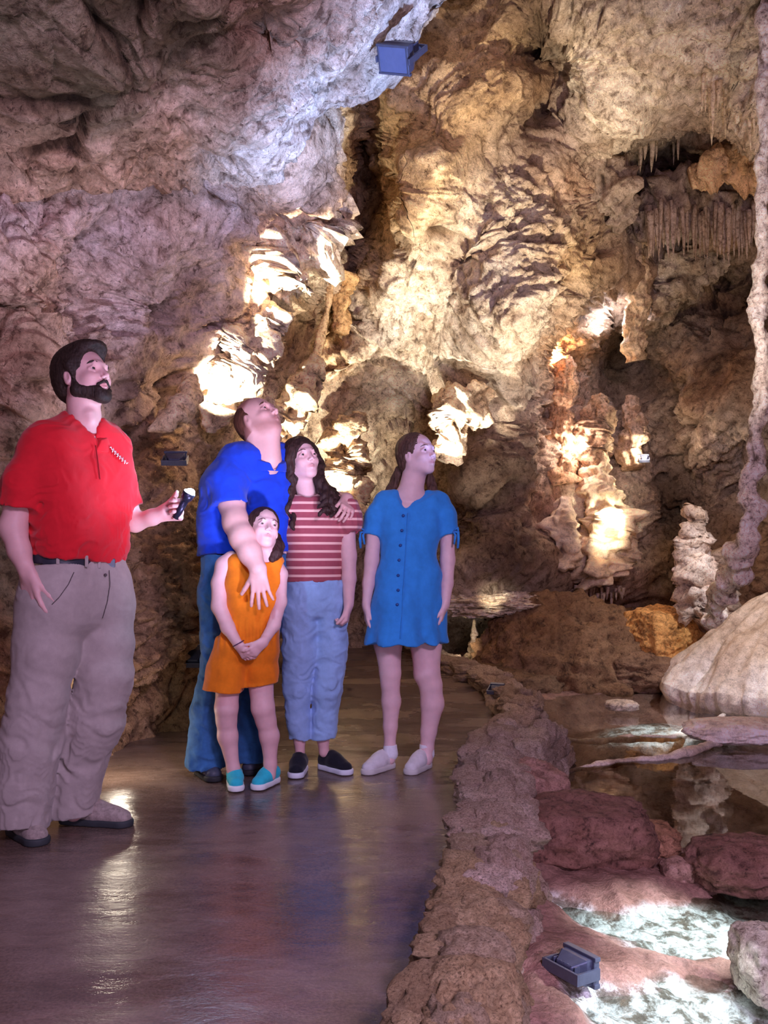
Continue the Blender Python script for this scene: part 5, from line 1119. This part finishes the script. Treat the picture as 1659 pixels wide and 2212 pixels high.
    g.limb(F, [(652, 1310, 0, 41), (650, 1400, -.01, 38), (641, 1490, -.01, 28), (644, 1545, 0, 24), (647, 1600, 0, 21)], .012); g.limb(F, [(710, 1310, .02, 39), (714, 1400, .01, 35), (706, 1490, .01, 31), (702, 1545, .02, 27), (698, 1600, .02, 25)], .012)
    F.cut(J(0, 1256), (0, 0, 1)); F.cut(J(0, 1594), (0, 0, -1)); F.cone(J(647, 1620, 0), J(647, 1580, 0), g.R(17), g.R(17), .004, None, 's'); F.cone(J(698, 1620, .02), J(698, 1580, .02), g.R(20), g.R(20), .004, None, 's')
    g.add('jeans', F, jn, fold=folds(.006, (8, 8, 15), 21, .004))
    bk = clothmat('black_knit_shoe', (.012, .012, .02), .3, 60); ws = plain('white_sole', (.75, .78, .86), .5); lc = plain('dark_lace', (.05, .05, .07), .7)
    shoe(g, ((650-829.5)*4.40/FPX, 4.42), ((640-829.5)*4.3/FPX, 4.22), mu=bk, ms=ws, ml=lc, w=.9, tall=.075); shoe(g, ((692-829.5)*4.43/FPX, 4.45), ((758-829.5)*4.34/FPX, 4.29), mu=bk, ms=ws, ml=lc, w=.9, tall=.075)
striped()
# ============================================================ girl in blue dress
def dress():
    g = Fig(4.42, 'tall girl in bright blue buttoned dress and white shoes looking up to the right', (.12, 4.42)); J = g.J; o_ = np.array([*g.t.location])
    H = Head(J(902, 983, 0), 46, 13, -2, .92); ms = skinmat('skin_dress', (.80, .53, .54)); mh = hairmat('hair_light_brown', (.10, .05, .035))
    F = g.field(765, 1000, 925, 1660, -.26, .24, .0075, [(860, 960, 925, 1045, -.14, .13, .0036), (775, 812, 1295, 1375, -.12, .08, .0045), (925, 985, 1290, 1385, -.12, .05, .0045)])
    H.build(F, True); F.cone(H(-.02, 0, -.05), J(885, 1072, .02), g.R(25), g.R(27), .025)
    F.cone(J(836, 1088, .0), J(885, 1072, .02), g.R(12), g.R(22), .03); F.cone(J(940, 1090, .04), J(885, 1072, .02), g.R(12), g.R(22), .03)
    g.rows(F, [(848, -.01, 924, .02, 1105, 25), (866, 0, 901, .02, 1195, 27), (858, 0, 905, .02, 1310, 34)], .012)
    g.limb(F, [(828, 1090, .0, 13), (808, 1150, .0, 16.5), (803, 1210, .0, 15.5), (796, 1260, -.01, 13), (791, 1308, -.03, 9.5)], .015); g.limb(F, [(950, 1090, .04, 14), (966, 1150, .03, 17), (967, 1210, .03, 16), (965, 1260, .0, 14), (961, 1306, -.02, 10.5)], .015)
    g.limb(F, [(845, 1340, .0, 36), (838, 1390, .0, 30), (843, 1455, .0, 22.5), (843, 1475, 0, 20), (845, 1515, .01, 20.5), (843, 1570, .01, 15), (842, 1612, .01, 12), (842, 1640, .0, 12)], .015)
    g.limb(F, [(912, 1340, .02, 38), (920, 1390, .02, 34), (922, 1455, .01, 28), (930, 1478, .01, 24.5), (934, 1520, .02, 25), (926, 1580, .02, 17), (922, 1618, .02, 14.5), (921, 1640, .0, 14)], .015)
    hand(F, J(791, 1308, -.03), (.05, -.15, -1), (1, .2, 0), side=1, sc=.82, curl=(.2, .25, .3, .35), thumb=.3); hand(F, J(961, 1306, -.02), (-.22, -.1, -1), (-1, .2, 0), side=-1, sc=.84, curl=(.22, .25, .3, .35), spread=.08, thumb=.45)
    g.add('body', F, ms, tint=lambda V: H.tint(V, lip=(.74, .42, .46))); H.details(g, mh, True, look=(.1, .1))
    F = g.field(815, 985, 920, 1090, -.2, .22, .0038)
    H.e(F, (-.026, 0, .034), (.100, .083, .090), .02); H.e(F, (.096, 0, -.022), (.080, .082, .086), .012, 's'); H.e(F, (-.055, 0, -.02), (.062, .07, .08), .02)
    for q in (-1, 1): H.e(F, (.012, q*.088, -.025), (.034, .026, .040), .008, 's')
    rl = random.Random(9)
    for k in range(12):
        a = k/11; lock(F, H, [H(-.06, -.045+.02*a, .04), H(-.085, -.035+.03*a, -.03), J(866-6*a, 1015, .05), J(858-10*a, 1040, .05+.04*a), J(850-18*a+rl.uniform(-3, 3), 1062+rl.uniform(-4, 8), .06)], .011, .004, .002, k)
    for k in range(7):
        a = k/6; lock(F, H, [H(-.08, .03, -.02), J(918+6*a, 1020, .09), J(928+10*a, 1045, .08), J(926+14*a, 1062, .06)], .010, .004, .003, k)
    H.e(F, (.085, 0, -.06), (.085, .07, .07), .006, 's')
    g.add('hair', F, mh, fold=strands(.003, 12, (60, 60, 9)))
    bl = clothmat('blue_linen', (.035, .26, .70), .10, 26)
    F = g.field(765, 1010, 1045, 1410, -.28, .28, .0055)
    g.rows(F, [(846, 0, 928, .03, 1092, 27), (855, 0, 915, .02, 1140, 35), (867, 0, 899, .02, 1192, 38), (862, 0, 905, .02, 1250, 45), (862, -.03, 908, .05, 1310, 52), (862, -.06, 905, .08, 1400, 60)], .03)
    F.cone(J(850, 1400, .0), J(860, 1290, 0), g.R(66), g.R(46), .03); F.cone(J(905, 1400, .02), J(905, 1290, .02), g.R(64), g.R(46), .03)
    g.limb(F, [(850, 1076, 0, 17), (830, 1083, .0, 18)], .015); g.limb(F, [(925, 1076, .03, 17), (948, 1084, .04, 19)], .015)
    g.sleeve(F, [(830, 1083, .0, 19), (812, 1115, .0, 20), (802, 1170, .0, 23)], J(801, 1153, 0), (-.2, 0, -1), (J(802, 1185, 0), J(810, 1125, 0), g.R(20), g.R(18)), .02, .02)
    g.sleeve(F, [(948, 1084, .04, 20), (960, 1115, .03, 22), (968, 1170, .03, 24)], J(967, 1153, .03), (.15, 0, -1), (J(968, 1185, .03), J(963, 1125, .03), g.R(20), g.R(18)), .02, .02)
    F.cut(J(880, 1386, 0), (0, 0, -1))
    F.cone(J(880, 1420, 0), J(880, 1340, 0), g.R(80), g.R(50), .01, None, 's')
    F.cone(J(885, 1072, .02), H(-.02, 0, -.05), g.R(31), g.R(28), .008, None, 's')                                  # neckline: a deep V
    F.cone(J(886, 1048, -.045), J(873, 1110, -.088), g.R(35), g.R(5), .004, None, 's'); F.cone(J(925, 1054, -.03), J(876, 1106, -.088), g.R(20), g.R(5), .004, None, 's')
    def fdr(V, n):
        lo_ = np.clip((J(0, 1290)[2]-V[:, 2])*5, 0, 1); th = np.arctan2(V[:, 1]-4.42, V[:, 0]-J(880, 0)[0]); return .004*fbm(V*8, 2)+.0045*ridged(V*np.array([10, 10, 6])+30, 2)+lo_*.006*np.sin(th*9+V[:, 2]*3)
    dr = g.add('dress', F, bl, fold=fdr)
    co = np.array([q.co[:] for q in dr.data.vertices])+o_; pxv = co[:, 0]/co[:, 1]*FPX+829.5; pyv = HOR-(co[:, 2]-CAMH)/co[:, 1]*FPX
    mb = plain('navy_button', (.015, .06, .25), .35)
    for px, py in ((871, 1114), (868, 1146), (865, 1178), (862, 1210), (860, 1243), (860, 1275), (858, 1306)):
        near = co[np.hypot(pxv-px, pyv-py) < 7]; yy = near[:, 1].min() if len(near) else 4.3; c = P(px, py, yy-.001); v, f = ico(2); o = mk('button', v*np.array([.0075, .004, .0075])+c-o_, f, mb); o.parent = dr
    # dark placket seam and sleeve ties
    sp = []
    for py in range(1108, 1384, 8):
        px = 874-(py-1108)*.06; near = co[np.hypot(pxv-px-7, pyv-py) < 7]; yy = near[:, 1].min() if len(near) else 4.3; sp.append(P(px+7, py, yy-.0005))
    V, Fc = tube(sp, .002, 5); o = mk('placket_seam', V-o_, Fc, bl); o.parent = dr
    for px, py, dx in ((985, 1150, 1), (783, 1150, -1)):
        pr = [tube([J(px-dx*6, py-2, -.02), J(px+dx*5, py, -.04), J(px+dx*5, py+14, -.03), J(px+dx*4, py+34, -.02)], [.004, .008, .008, .006], 6), tube([J(px-dx*6, py-2, -.02), J(px-dx*1, py+6, -.045), J(px-dx*4, py+26, -.04)], [.004, .006, .005], 6), tube([J(px-dx*4, py-4, -.03), J(px+dx*4, py-10, -.04), J(px+dx*6, py+1, -.03)], [.004, .007, .004], 6)]
        V, Fc = join(pr); o = mk('sleeve_tie', V-o_, Fc, bl); o.parent = dr
    wc = clothmat('white_canvas', (.72, .70, .72), .1, 40); ws = plain('off_white_sole', (.62, .60, .58), .6); wl = plain('white_lace', (.85, .83, .85), .7)
    shoe(g, ((848-829.5)*4.43/FPX, 4.47), ((786-829.5)*4.33/FPX, 4.29), mu=wc, ms=ws, ml=wl, w=.86, tall=.072); shoe(g, ((925-829.5)*4.45/FPX, 4.48), ((880-829.5)*4.35/FPX, 4.29), mu=wc, ms=ws, ml=wl, w=.86, tall=.072)
    wk = clothmat('white_sock', (.80, .80, .86), .08, 80)
    for px, dy in ((843, .01), (922, .02)):
        S = g.field(px-25, px+25, 1585, 1650, -.12, .14, .0045); S.cone(J(px, 1628, dy), J(px, 1606, dy), g.R(17), g.R(15.5 if px > 900 else 14), .004); S.cut(J(px, 1609, 0), (0, 0, 1)); g.add('sock', S, wk)
dress()
